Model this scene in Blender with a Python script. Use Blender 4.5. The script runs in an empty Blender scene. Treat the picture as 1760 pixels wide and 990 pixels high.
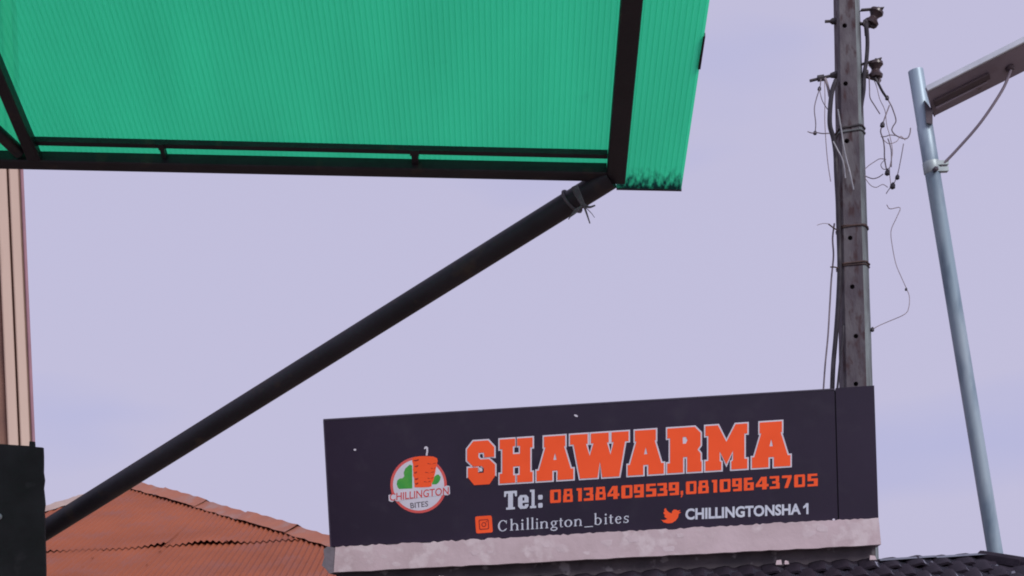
import bpy, math, random
from mathutils import Vector, Matrix
from mathutils.geometry import tessellate_polygon
random.seed(7)
sc = bpy.context.scene
COL = sc.collection
R = math.radians

# ------------------------------------------------------------------ camera
FPX, PW, PH = 2600.0, 1760.0, 990.0       # focal length in photo pixels, photo size
HOR = 1150.0                              # eye level lies below the picture (cropped photograph)
ROLL = R(2.5)
EYE = Vector((0, 0, 1.6))
RIGHT = Vector((math.cos(ROLL), 0, -math.sin(ROLL)))
UP = Vector((math.sin(ROLL), 0, math.cos(ROLL)))
FWD = Vector((0, 1, 0))
cam_data = bpy.data.cameras.new('camera')
cam_data.sensor_width = 36
cam_data.lens = FPX / PW * 36
cam_data.shift_y = (HOR - PH / 2) / PW
cam_data.clip_start = 0.05
cam_data.clip_end = 6000
cam = bpy.data.objects.new('camera', cam_data)
COL.objects.link(cam)
m = Matrix.Identity(4)
for i in range(3):
    m[i][0] = RIGHT[i]; m[i][1] = UP[i]; m[i][2] = -FWD[i]; m[i][3] = EYE[i]
cam.matrix_world = m
sc.camera = cam

# ------------------------------------------------------------------ sky, sun, exposure
SUN_DIR = Vector((0.50, -0.66, 0.62)).normalized()      # towards the sun, behind the cloud cover
world = bpy.data.worlds.new('World'); sc.world = world
world.use_nodes = True
nt = world.node_tree; nt.nodes.clear()
N = nt.nodes.new; L = nt.links.new
out = N('ShaderNodeOutputWorld')
sky = N('ShaderNodeTexSky'); sky.sky_type = 'NISHITA'; sky.sun_disc = False
sky.sun_elevation = math.asin(SUN_DIR.z)
sky.sun_rotation = math.atan2(SUN_DIR.x, SUN_DIR.y)
sky.dust_density = 4.0
bg1 = N('ShaderNodeBackground'); bg1.inputs[1].default_value = 0.06
L(sky.outputs[0], bg1.inputs[0])
tc = N('ShaderNodeTexCoord')
mp = N('ShaderNodeMapping'); mp.inputs['Scale'].default_value = (1.0, 1.0, 3.0)
mp.inputs['Location'].default_value = (-0.409, -2.307, 0.480)
L(tc.outputs['Generated'], mp.inputs[0])
nz = N('ShaderNodeTexNoise'); nz.inputs['Scale'].default_value = 3.2
nz.inputs['Detail'].default_value = 3.0; nz.inputs['Roughness'].default_value = 0.45
L(mp.outputs[0], nz.inputs['Vector'])
cr = N('ShaderNodeValToRGB')
cr.color_ramp.elements[0].position = 0.25; cr.color_ramp.elements[0].color = (0.455, 0.462, 0.715, 1)
cr.color_ramp.elements[1].position = 0.44; cr.color_ramp.elements[1].color = (0.535, 0.512, 0.705, 1)
L(nz.outputs['Fac'], cr.inputs[0])
bg2 = N('ShaderNodeBackground'); bg2.inputs[1].default_value = 0.74
L(cr.outputs[0], bg2.inputs[0])
mx = N('ShaderNodeMixShader'); mx.inputs[0].default_value = 0.94
L(bg1.outputs[0], mx.inputs[1]); L(bg2.outputs[0], mx.inputs[2])
L(mx.outputs[0], out.inputs[0])

sun_data = bpy.data.lights.new('sun', 'SUN')
sun_data.energy = 1.5; sun_data.angle = R(25); sun_data.color = (1.0, 0.95, 0.93)
sun = bpy.data.objects.new('sun', sun_data); COL.objects.link(sun)
sun.rotation_euler = SUN_DIR.to_track_quat('Z', 'Y').to_euler()
sun.location = (5, -5, 12)
vs = sc.view_settings
vs.view_transform = 'Standard'; vs.look = 'None'; vs.exposure = 0.5; vs.gamma = 1.0
sc.display_settings.display_device = 'sRGB'
sc.cycles.max_bounces = 10
sc.cycles.transparent_max_bounces = 16
sc.cycles.filter_width = 1.9

# ------------------------------------------------------------------ geometry helpers
def W(px, py, Y):
    """the point of the place that lies Y metres ahead along the sight line of a photo pixel"""
    return EYE + Y * (FWD + RIGHT * ((px - PW / 2) / FPX) + UP * ((HOR - py) / FPX))

def ray(px, py):
    return FWD + RIGHT * ((px - PW / 2) / FPX) + UP * ((HOR - py) / FPX)

def hit(px, py, p0, n):
    d = ray(px, py)
    return EYE + d * ((p0 - EYE).dot(n) / d.dot(n))

def frame(o, x, y, z):
    m = Matrix.Identity(4)
    for i in range(3):
        m[i][0] = x[i]; m[i][1] = y[i]; m[i][2] = z[i]; m[i][3] = o[i]
    return m

class MB:
    """collects shapes for one mesh"""
    def __init__(self, M=None):
        self.v = []; self.f = []; self.M = M          # M: frame the coordinates are given in
    def add(self, vs, fs):
        o = len(self.v); self.v += [Vector(p) for p in vs]
        self.f += [tuple(i + o for i in f) for f in fs]
        return self
    def box(self, a, b):
        (x0, y0, z0), (x1, y1, z1) = a, b
        return self.add([(x0,y0,z0),(x1,y0,z0),(x1,y1,z0),(x0,y1,z0),(x0,y0,z1),(x1,y0,z1),(x1,y1,z1),(x0,y1,z1)],
                        [(0,3,2,1),(4,5,6,7),(0,1,5,4),(1,2,6,5),(2,3,7,6),(3,0,4,7)])
    def bbox(self, a, b, c):
        """box with chamfered long edges (c = chamfer), long axis picked automatically"""
        a = Vector(a); b = Vector(b); s = b - a
        ax = max(range(3), key=lambda i: abs(s[i])); p, q = [i for i in range(3) if i != ax]
        prof = [(a[p]+c,a[q]),(b[p]-c,a[q]),(b[p],a[q]+c),(b[p],b[q]-c),(b[p]-c,b[q]),(a[p]+c,b[q]),(a[p],b[q]-c),(a[p],a[q]+c)]
        vs = []
        for e in (a[ax], b[ax]):
            for (i, j) in prof:
                w = [0, 0, 0]; w[ax] = e; w[p] = i; w[q] = j; vs.append(w)
        n = 8
        fs = [(k, (k+1) % n, n+(k+1) % n, n+k) for k in range(n)] + [tuple(range(n))[::-1], tuple(range(n, 2*n))]
        return self.add(vs, fs)
    def hexa(self, p):
        """8 corners: 4 of one side, 4 of the other, same order"""
        return self.add(p, [(0,3,2,1),(4,5,6,7),(0,1,5,4),(1,2,6,5),(2,3,7,6),(3,0,4,7)])
    def tube(self, pts, r, n=8, cap=True):
        pts = [Vector(p) for p in pts]
        rs = r if isinstance(r, (list, tuple)) else [r] * len(pts)
        vs = []; prev = None
        for i, p in enumerate(pts):
            t = (pts[min(i+1, len(pts)-1)] - pts[max(i-1, 0)]).normalized()
            if prev is None:
                a = t.orthogonal().normalized()
            else:
                a = (prev - t * prev.dot(t)).normalized()
            prev = a; b = t.cross(a)
            for k in range(n):
                g = 2 * math.pi * k / n
                vs.append(p + (a * math.cos(g) + b * math.sin(g)) * rs[i])
        fs = []
        for i in range(len(pts) - 1):
            for k in range(n):
                fs.append((i*n+k, i*n+(k+1) % n, (i+1)*n+(k+1) % n, (i+1)*n+k))
        if cap:
            fs.append(tuple(range(n))[::-1]); fs.append(tuple(range((len(pts)-1)*n, len(pts)*n)))
        return self.add(vs, fs)
    def lathe(self, o, axis, prof, n=12):
        axis = Vector(axis).normalized(); a = axis.orthogonal().normalized(); b = axis.cross(a)
        vs = []; o = Vector(o)
        for (r, h) in prof:
            for k in range(n):
                g = 2*math.pi*k/n
                vs.append(o + axis*h + (a*math.cos(g)+b*math.sin(g))*r)
        fs = []
        for i in range(len(prof)-1):
            for k in range(n):
                fs.append((i*n+k, i*n+(k+1) % n, (i+1)*n+(k+1) % n, (i+1)*n+k))
        fs.append(tuple(range(n))[::-1]); fs.append(tuple(range((len(prof)-1)*n, len(prof)*n)))
        return self.add(vs, fs)
    def prism(self, loops, z0, z1, fn=lambda x, y: (x, y)):
        """plate with holes: 2-D loops mapped by fn, between heights z0 and z1"""
        loops = [[fn(*p) for p in l] for l in loops]
        flat = [p for l in loops for p in l]
        n = len(flat)
        tri = tessellate_polygon([[Vector((p[0], p[1], 0)) for p in l] for l in loops])
        vs = [(p[0], p[1], z1) for p in flat] + [(p[0], p[1], z0) for p in flat]
        fs = []
        for t in tri:
            a, b, c = [Vector(flat[i]) for i in t]
            if (b.x-a.x)*(c.y-a.y) - (b.y-a.y)*(c.x-a.x) < 0: t = (t[0], t[2], t[1])
            fs.append(tuple(t)); fs.append((t[2]+n, t[1]+n, t[0]+n))
        o = 0
        for l in loops:
            k = len(l)
            for i in range(k):
                a, b = o+i, o+(i+1) % k
                fs.append((a, b, b+n, a+n))
            o += k
        return self.add(vs, fs)
    def world(self):
        return [self.M @ p for p in self.v] if self.M else self.v

def spline(pts, k=5):
    """Catmull-Rom through the points"""
    P = [Vector(p) for p in pts]; P = [P[0]*2-P[1]] + P + [P[-1]*2-P[-2]]
    out = []
    for i in range(1, len(P)-2):
        for j in range(k):
            t = j/k
            a, b, c, d = P[i-1], P[i], P[i+1], P[i+2]
            out.append(0.5*((2*b)+(c-a)*t+(2*a-5*b+4*c-d)*t*t+(-a+3*b-3*c+d)*t*t*t))
    out.append(P[-2]); return out

def smooth(me, deg):
    if deg:
        for p in me.polygons: p.use_smooth = True
        me.set_sharp_from_angle(angle=R(deg))

def link(name, mb, mat, parent=None, base=None, deg=0):
    """one mesh object; with a parent its vertices are put in the parent's frame, else round base"""
    ws = mb.world()
    if parent is not None:
        T = PM[parent.name]
    else:
        T = Matrix.Translation(base if base is not None else Vector((0, 0, 0)))
    I = T.inverted()
    me = bpy.data.meshes.new(name)
    me.from_pydata([I @ v for v in ws], [], mb.f)
    me.validate(); me.update()
    import bmesh
    bm = bmesh.new(); bm.from_mesh(me); bmesh.ops.recalc_face_normals(bm, faces=bm.faces); bm.to_mesh(me); bm.free()
    smooth(me, deg)
    me.materials.append(mat)
    o = bpy.data.objects.new(name, me); COL.objects.link(o)
    if parent is not None: o.parent = parent
    else: o.matrix_world = T
    PM[o.name] = T
    return o

PM = {}
def tag(o, label=None, cat=None, group=None, kind=None):
    for k, v in (('label', label), ('category', cat), ('group', group), ('kind', kind)):
        if v: o[k] = v
    return o

def empty(name, T, label, cat, group=None):
    if not isinstance(T, Matrix): T = Matrix.Translation(T)
    o = bpy.data.objects.new(name, None); COL.objects.link(o)
    o.empty_display_size = 0.2; o.matrix_world = T; PM[o.name] = T
    return tag(o, label, cat, group)

# ------------------------------------------------------------------ materials
def mat(name, c, c2=None, scale=8.0, rough=0.7, metal=0.0, spec=0.5, bump=0.0, bscale=40.0, detail=5.0,
        stretch=(1, 1, 1), lo=0.35, hi=0.65, c3=None, s3=20.0, t3=(0.62, 0.72), rvar=0.0):
    m = bpy.data.materials.new(name); m.use_nodes = True
    nt = m.node_tree; b = nt.nodes['Principled BSDF']; N = nt.nodes.new; L = nt.links.new
    b.inputs['Roughness'].default_value = rough; b.inputs['Metallic'].default_value = metal
    b.inputs['Specular IOR Level'].default_value = spec
    tc = N('ShaderNodeTexCoord'); mp = N('ShaderNodeMapping'); mp.inputs['Scale'].default_value = stretch
    L(tc.outputs['Object'], mp.inputs[0])
    if c2 is None: c2 = tuple(x*0.8 for x in c)
    nz = N('ShaderNodeTexNoise'); nz.inputs['Scale'].default_value = scale; nz.inputs['Detail'].default_value = detail
    L(mp.outputs[0], nz.inputs['Vector'])
    r = N('ShaderNodeValToRGB'); r.color_ramp.elements[0].position = lo; r.color_ramp.elements[1].position = hi
    r.color_ramp.elements[0].color = (*c, 1); r.color_ramp.elements[1].color = (*c2, 1)
    L(nz.outputs['Fac'], r.inputs[0]); col = r.outputs[0]
    if c3 is not None:
        n3 = N('ShaderNodeTexNoise'); n3.inputs['Scale'].default_value = s3; n3.inputs['Detail'].default_value = 4
        L(mp.outputs[0], n3.inputs['Vector'])
        r3 = N('ShaderNodeValToRGB'); r3.color_ramp.elements[0].position = t3[0]; r3.color_ramp.elements[1].position = t3[1]
        L(n3.outputs['Fac'], r3.inputs[0])
        mx = N('ShaderNodeMix'); mx.data_type = 'RGBA'
        L(r3.outputs[0], mx.inputs['Factor']); L(col, mx.inputs['A']); mx.inputs['B'].default_value = (*c3, 1)
        col = mx.outputs['Result']
    L(col, b.inputs['Base Color'])
    if rvar:
        mr = N('ShaderNodeMapRange'); mr.inputs['To Min'].default_value = rough - rvar; mr.inputs['To Max'].default_value = rough + rvar
        L(nz.outputs['Fac'], mr.inputs[0]); L(mr.outputs[0], b.inputs['Roughness'])
    if bump:
        nb = N('ShaderNodeTexNoise'); nb.inputs['Scale'].default_value = bscale; nb.inputs['Detail'].default_value = 4
        L(mp.outputs[0], nb.inputs['Vector'])
        bp = N('ShaderNodeBump'); bp.inputs['Strength'].default_value = bump; bp.inputs['Distance'].default_value = 0.01
        L(nb.outputs['Fac'], bp.inputs['Height']); L(bp.outputs[0], b.inputs['Normal'])
    return m

M_black = mat('black_painted_steel', (0.013, 0.011, 0.017), (0.022, 0.019, 0.027), 6, rough=0.5, spec=0.35, bump=0.12, bscale=30, c3=(0.05, 0.034, 0.028), s3=11, t3=(0.60, 0.76))
M_board = mat('black_board_paint', (0.012, 0.012, 0.013), (0.022, 0.021, 0.024), 7, rough=0.7, spec=0.25, bump=0.3, bscale=25, c3=(0.05, 0.045, 0.05), s3=10, t3=(0.62, 0.8))
M_cord = mat('weathered_cord', (0.07, 0.065, 0.08), (0.13, 0.11, 0.13), 30, rough=0.8)
M_cream = mat('cream_board_paint', (0.60, 0.46, 0.38), (0.54, 0.40, 0.33), 3, rough=0.7, stretch=(1, 1, 0.15), bump=0.1, c3=(0.38, 0.26, 0.2), s3=5, t3=(0.6, 0.8))
M_brownwall = mat('brown_wall_paint', (0.25, 0.14, 0.11), (0.18, 0.10, 0.09), 4, rough=0.85, bump=0.2)
M_tan = mat('tan_trim_paint', (0.36, 0.25, 0.2), (0.3, 0.2, 0.17), 5, rough=0.8)
M_mauve = mat('mauve_shaded_side', (0.40, 0.22, 0.26), (0.32, 0.18, 0.22), 5, rough=0.8)  # mauve tint holds the shade of the corner's side face
M_orange = mat('rusty_orange_roofing', (0.345, 0.103, 0.049), (0.275, 0.086, 0.047), 1.1, rough=0.65, spec=0.12, lo=0.3, hi=0.7,
               c3=(0.27, 0.105, 0.08), s3=2.3, t3=(0.5, 0.8), stretch=(1, 1, 1), bump=0.1, bscale=12, rvar=0.1)
M_orangecap = mat('faded_orange_ridge', (0.40, 0.15, 0.088), (0.34, 0.135, 0.09), 3, rough=0.6, spec=0.25, c3=(0.34, 0.2, 0.17), s3=4, t3=(0.5, 0.75), bump=0.15, bscale=10)
M_greycap = mat('grey_ridge_metal', (0.42, 0.33, 0.29), (0.36, 0.27, 0.24), 3, rough=0.6)
M_house = mat('house_render', (0.42, 0.34, 0.27), (0.36, 0.29, 0.23), 2, rough=0.9, bump=0.2)
M_sign = mat('sign_vinyl_black', (0.014, 0.0085, 0.022), (0.021, 0.012, 0.033), 1.2, rough=0.36, spec=0.40, lo=0.3, hi=0.7, c3=(0.032, 0.026, 0.042), s3=5, t3=(0.55, 0.95), stretch=(1, 1, 1), bump=0.05, bscale=3, rvar=0.08)
M_signedge = mat('sign_frame_metal', (0.045, 0.035, 0.06), (0.06, 0.05, 0.08), 6, rough=0.4)
M_ltorange = mat('print_orange', (0.98, 0.120, 0.036), (0.94, 0.112, 0.033), 5, rough=0.6, spec=0.12)
M_ltwhite = mat('print_white', (0.66, 0.66, 0.74), (0.6, 0.6, 0.68), 6, rough=0.5, spec=0.3)
M_ltgrey = mat('print_pale_blue', (0.60, 0.66, 0.74), (0.55, 0.60, 0.70), 6, rough=0.5, spec=0.3)
M_ltred = mat('print_red', (0.62, 0.07, 0.07), (0.56, 0.06, 0.06), 9, rough=0.5, spec=0.3)
M_ltpink = mat('print_salmon', (0.70, 0.12, 0.10), (0.66, 0.10, 0.10), 9, rough=0.5, spec=0.3)
M_ltgreen = mat('print_green', (0.045, 0.34, 0.06), (0.09, 0.40, 0.06), 12, rough=0.5, spec=0.3)
M_ltdred = mat('print_dark_red', (0.34, 0.03, 0.02), (0.28, 0.025, 0.02), 12, rough=0.5, spec=0.3)
M_ltdark = mat('print_dark_grey', (0.08, 0.07, 0.09), (0.1, 0.09, 0.11), 12, rough=0.5, spec=0.3)
M_plaster = mat('pinkish_plaster', (0.62, 0.51, 0.54), (0.53, 0.43, 0.45), 3.5, rough=0.9, bump=0.3, bscale=18, c3=(0.66, 0.575, 0.595), s3=7, t3=(0.55, 0.66), detail=6)
M_smear = mat('pale_plaster_smear', (0.65, 0.56, 0.585), (0.58, 0.485, 0.51), 9, rough=0.9, bump=0.3, bscale=20)
M_cement = mat('grey_cement', (0.22, 0.20, 0.23), (0.16, 0.15, 0.17), 9, rough=0.95, bump=0.5, bscale=25)
M_shopwall = mat('dark_shop_wall', (0.14, 0.12, 0.13), (0.09, 0.08, 0.09), 5, rough=0.9, bump=0.3, c3=(0.3, 0.28, 0.29), s3=9, t3=(0.62, 0.7))
M_tile = mat('dark_stone_coated_tile', (0.017, 0.013, 0.021), (0.028, 0.021, 0.032), 9, rough=0.75, spec=0.2, bump=0.4, bscale=60)
M_ridge = mat('blue_grey_ridge_metal', (0.17, 0.19, 0.23), (0.12, 0.13, 0.17), 6, rough=0.5)
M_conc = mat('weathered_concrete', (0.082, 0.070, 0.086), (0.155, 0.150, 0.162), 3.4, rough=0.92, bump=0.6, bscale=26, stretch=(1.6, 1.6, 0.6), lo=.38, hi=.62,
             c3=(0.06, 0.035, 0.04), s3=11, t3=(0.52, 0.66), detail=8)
M_concside = mat('pale_lit_concrete', (0.22, 0.26, 0.27), (0.12, 0.13, 0.14), 7, rough=0.9, bump=0.4, stretch=(1.5, 1.5, 0.5))  # paler copy of the concrete, light from the right put into its colour
M_rust = mat('rusty_iron', (0.06, 0.04, 0.04), (0.10, 0.06, 0.05), 20, rough=0.8)
M_iron = mat('dark_iron', (0.035, 0.032, 0.04), (0.06, 0.05, 0.055), 20, rough=0.6)
M_porc = mat('brown_porcelain', (0.045, 0.03, 0.035), (0.06, 0.04, 0.04), 9, rough=0.3)
M_cable = mat('black_cable_rubber', (0.03, 0.027, 0.034), (0.05, 0.045, 0.055), 10, rough=0.6)
M_wire = mat('grey_wire', (0.17, 0.145, 0.17), (0.27, 0.23, 0.26), 10, rough=0.6)
M_pale = mat('pale_wire', (0.42, 0.44, 0.47), (0.3, 0.31, 0.35), 10, rough=0.6)
M_faint = mat('thin_copper_wire', (0.36, 0.30, 0.32), (0.42, 0.34, 0.34), 10, rough=0.5)
M_galv = mat('bluish_galvanised_steel', (0.30, 0.42, 0.50), (0.38, 0.48, 0.55), 4, rough=0.45, metal=0.25, stretch=(1, 1, 0.3), c3=(0.16, 0.24, 0.32), s3=6, t3=(0.52, 0.75), rvar=0.1)
M_galvdark = mat('dark_bracket_steel', (0.06, 0.05, 0.07), (0.09, 0.07, 0.09), 9, rough=0.6)
M_clamp = mat('pale_clamp_steel', (0.38, 0.46, 0.47), (0.3, 0.36, 0.38), 12, rough=0.45, metal=0.3)
M_lampgrey = mat('grey_lamp_housing', (0.30, 0.26, 0.30), (0.25, 0.215, 0.25), 4, rough=0.55, c3=(0.2, 0.16, 0.18), s3=5, t3=(0.55, 0.75))
M_lampedge = mat('silver_lamp_frame', (0.58, 0.62, 0.66), (0.48, 0.52, 0.56), 6, rough=0.4, metal=0.3)
M_lampdark = mat('smoked_lamp_lens', (0.06, 0.045, 0.055), (0.08, 0.06, 0.07), 9, rough=0.3)
M_lampcable = mat('grey_lamp_cable', (0.26, 0.22, 0.26), (0.22, 0.19, 0.23), 9, rough=0.6)
M_ground = mat('dusty_ground', (0.26, 0.20, 0.16), (0.20, 0.155, 0.125), 0.4, rough=0.95, bump=0.3, bscale=6)

def mat_poly(name, skin, T):
    """green polycarbonate: underside translucent, top and webs let light through"""
    m = bpy.data.materials.new(name); m.use_nodes = True
    nt = m.node_tree; nt.nodes.clear(); N = nt.nodes.new; L = nt.links.new
    o = N('ShaderNodeOutputMaterial')
    tc = N('ShaderNodeTexCoord')
    nz = N('ShaderNodeTexNoise'); nz.inputs['Scale'].default_value = 2.2; nz.inputs['Detail'].default_value = 5
    mp = N('ShaderNodeMapping'); mp.inputs['Scale'].default_value = (2.5, 0.6, 1)
    L(tc.outputs['Object'], mp.inputs[0]); L(mp.outputs[0], nz.inputs['Vector'])
    r = N('ShaderNodeValToRGB'); r.color_ramp.elements[0].position = 0.3; r.color_ramp.elements[1].position = 0.7
    r.color_ramp.elements[0].color = (*[x*0.95 for x in T], 1); r.color_ramp.elements[1].color = (*T, 1)
    L(nz.outputs['Fac'], r.inputs[0]); col = r.outputs[0]
    if skin:
        # specks of dirt seen from below, and mould in the open channel ends (a strip along the free end)
        n2 = N('ShaderNodeTexNoise'); n2.inputs['Scale'].default_value = 9; n2.inputs['Detail'].default_value = 3
        L(tc.outputs['Object'], n2.inputs['Vector'])
        r2 = N('ShaderNodeValToRGB'); r2.color_ramp.elements[0].position = 0.70; r2.color_ramp.elements[1].position = 0.80
        L(n2.outputs['Fac'], r2.inputs[0])
        at = N('ShaderNodeAttribute'); at.attribute_name = 'channel_dirt'
        n4 = N('ShaderNodeTexNoise'); n4.inputs['Scale'].default_value = 1.0; n4.inputs['Detail'].default_value = 3
        mp4 = N('ShaderNodeMapping'); mp4.inputs['Scale'].default_value = (75, 30, 1)
        L(tc.outputs['Object'], mp4.inputs[0]); L(mp4.outputs[0], n4.inputs['Vector'])
        ad = N('ShaderNodeMath'); ad.operation = 'MULTIPLY_ADD'; ad.inputs[1].default_value = 1.0
        L(at.outputs['Fac'], ad.inputs[0]); 
        sb = N('ShaderNodeMath'); sb.operation = 'SUBTRACT'; L(n4.outputs['Fac'], sb.inputs[0]); sb.inputs[1].default_value = 0.5
        m4 = N('ShaderNodeMath'); m4.operation = 'MULTIPLY'; L(sb.outputs[0], m4.inputs[0]); m4.inputs[1].default_value = 2.6
        L(m4.outputs[0], ad.inputs[2])
        m5 = N('ShaderNodeMath'); m5.operation = 'MULTIPLY'; m5.use_clamp = True; L(ad.outputs[0], m5.inputs[0]); 
        g5 = N('ShaderNodeMath'); g5.operation = 'MULTIPLY'; g5.use_clamp = True; L(at.outputs['Fac'], g5.inputs[0]); g5.inputs[1].default_value = 4.0
        L(g5.outputs[0], m5.inputs[1])
        mxs = N('ShaderNodeMath'); mxs.operation = 'MAXIMUM'
        h2 = N('ShaderNodeMath'); h2.operation = 'MULTIPLY'; h2.inputs[1].default_value = 0.10; L(r2.outputs[0], h2.inputs[0])
        L(h2.outputs[0], mxs.inputs[0]); L(m5.outputs[0], mxs.inputs[1])
        mc = N('ShaderNodeMix'); mc.data_type = 'RGBA'
        L(mxs.outputs[0], mc.inputs['Factor']); L(col, mc.inputs['A']); mc.inputs['B'].default_value = (0.01, 0.05, 0.045, 1)
        col = mc.outputs['Result']
        tr = N('ShaderNodeBsdfTranslucent'); L(col, tr.inputs['Color'])
        df = N('ShaderNodeBsdfDiffuse'); L(col, df.inputs['Color'])
        a = N('ShaderNodeMixShader'); a.inputs[0].default_value = 0.12
        L(tr.outputs[0], a.inputs[1]); L(df.outputs[0], a.inputs[2])
        ts = N('ShaderNodeBsdfTransparent'); L(col, ts.inputs['Color']); a2 = N('ShaderNodeMixShader'); a2.inputs[0].default_value = 0.22
        L(a.outputs[0], a2.inputs[1]); L(ts.outputs[0], a2.inputs[2]); a = a2
    else:
        tr = N('ShaderNodeBsdfTransparent'); L(col, tr.inputs['Color'])
        df = N('ShaderNodeBsdfTranslucent'); L(col, df.inputs['Color'])
        a = N('ShaderNodeMixShader'); a.inputs[0].default_value = 0.06
        L(tr.outputs[0], a.inputs[1]); L(df.outputs[0], a.inputs[2])
    gl = N('ShaderNodeBsdfGlossy'); gl.inputs['Roughness'].default_value = 0.25; gl.inputs['Color'].default_value = (0.6, 0.7, 0.7, 1)
    b = N('ShaderNodeMixShader'); b.inputs[0].default_value = 0.015 if skin else 0.05; L(a.outputs[0], b.inputs[1]); L(gl.outputs[0], b.inputs[2])
    L(b.outputs[0], o.inputs[0])
    return m
M_polyskin = mat_poly('green_polycarbonate_skin', True, (0.078, 0.82, 0.41))
M_polyweb = mat_poly('green_polycarbonate_top', False, (0.90, 0.99, 0.97))
M_polyweb2 = mat_poly('green_polycarbonate_web', False, (0.62, 0.90, 0.84))

# ------------------------------------------------------------------ ground
g = MB(); s_ = 2500
g.add([(-s_, -s_, 0), (s_, -s_, 0), (s_, s_, 0), (-s_, s_, 0)], [(0, 1, 2, 3)])
tag(link('ground', g, M_ground), kind='structure')

# ------------------------------------------------------------------ house with the orange hip roof (far left)
AP = W(226, 834, 24.0)                                   # top of the hip
SL = R(17); cs, sn = math.cos(SL), math.sin(SL)
E = Vector((1, 0, 0)); D = Vector((0, -cs, -sn)); NR = E.cross(D) * -1
if NR.z < 0: NR = -NR
TR_ = frame(AP, E, D, NR)
TRi = TR_.inverted()
aR, aL = 0.76 * cs, 0.42 * cs                            # half widths gained per metre of slope
def rp(px, py): return TRi @ hit(px, py, AP, NR)
lap = rp(300, 936).y
low = rp(300, 990).y + 1.6
house = empty('hip_roof_house', Vector((AP.x, AP.y, 0)), 'far house with a weathered orange corrugated hip roof, left of the sign', 'house')
eave_z = (TR_ @ Vector((0, low, 0))).z
yb = AP.y - low * cs
hb = MB(); hb.box((AP.x - aL*low + .4, yb + .5, 0), (AP.x + aR*low - .4, AP.y + 6, eave_z - .05)); link('wall', hb, M_house, house)
PITCH = 0.08
def corr(e): return 0.013 * math.cos(2*math.pi*e/PITCH)
def dstart(e): return (e/aR if e > 0 else -e/aL)
def sheet(e0, e1, d0, d1, lift, jit):
    mb = MB(TR_); step = PITCH/8; n = int(round((e1-e0)/step)); rows = 6
    cols = []
    ph = random.random()*6
    for i in range(n+1):
        e = e0 + i*step
        a = max(d0, dstart(e) + 0.04); b = d1 + jit*0.03*math.sin(e*5+ph)
        if a >= b - 0.02: continue
        cols.append((e, a, b))
    if len(cols) < 3: return None
    vs = []
    for (e, a, b) in cols:
        for j in range(rows+1):
            t = j/rows; d = a + (b-a)*t
            z = corr(e) + lift + 0.004*math.sin(d*2.1+e*1.3) + (jit*0.04*max(0, math.sin(e*2.9+ph))**3*t**4)
            vs.append((e, d, z))
    fs = []
    for i in range(len(cols)-1):
        for j in range(rows):
            k = i*(rows+1)+j
            fs.append((k, k+1, k+rows+2, k+rows+1))
    mb.add(vs, fs); return mb
e = -aL*low
while e < aR*low:
    for (d0, d1, lift, jit) in ((0, lap+0.12, 0.006, 1.0), (lap - 0.35, low, 0.0, 0.4)):
        mb = sheet(e, e+0.82, d0, d1, lift + random.uniform(0, 0.010)*(jit > .5), jit*random.uniform(0.5, 1.6))
        if mb:
            link('roof_sheet', mb, M_orange, house, deg=50)
    e += 0.80
# the slopes behind the two hips
bk = MB()
A0 = AP + Vector((0, 0, -0.03))
pr = TR_ @ Vector((aR*low, low, -0.03)); pl = TR_ @ Vector((-aL*low, low, -0.03)); pb = AP + Vector((0, 9, -0.03))
rr = Vector((pr.x, AP.y + 9, pr.z)); ll = Vector((pl.x - 1.0, AP.y + 9, pl.z))
bk.add([A0, pr, rr, pb], [(0, 1, 2, 3)]); bk.add([A0, pb, ll, pl], [(0, 1, 2, 3)])
link('side_slope', bk, M_orange, house)
# ridge caps, in lapped lengths
def hip_cap(a, wid, k0, k1, lift, material, other):
    dirv = Vector((a, 1, 0)).normalized(); side = Vector((-dirv.y, dirv.x, 0)) if a > 0 else Vector((dirv.y, -dirv.x, 0))
    mb = MB(TR_); n = 10; vs = []
    for i in range(n+1):
        q = dirv * (k0 + (k1-k0)*i/n)
        wv = wid * (1 + 0.05*math.sin(i*1.9+k0*3))
        z = lift + 0.008*math.sin(i*2.3+k0)
        r_ = 0.055
        vs += [q + side*wv + Vector((0, 0, z*0.6+0.012)), q + side*r_ + Vector((0, 0, z+0.035)), q + Vector((0, 0, z+0.06)),
               q - side*r_ + Vector((0, 0, z+0.035-other*.02)), q - side*wv*0.9 + Vector((0, 0, z - other*0.13))]
    fs = []
    for i in range(n):
        for j in range(4):
            k = i*5+j; fs.append((k, k+1, k+6, k+5))
    mb.add(vs, fs); return link('ridge_cap', mb, material, house, deg=30)
L_ = math.hypot(aR, 1)*low
k = -0.05; i = 0
while k < L_:
    hip_cap(aR, 0.20, k, min(k+1.42, L_), 0.035 + 0.022*(i % 2), M_orangecap, 1.0); k += 1.35; i += 1
k = 0.0
while k < low*1.05:
    hip_cap(-aL, 0.10, k, k+1.5, 0.03, M_greycap, 1.2); k += 1.45

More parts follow.
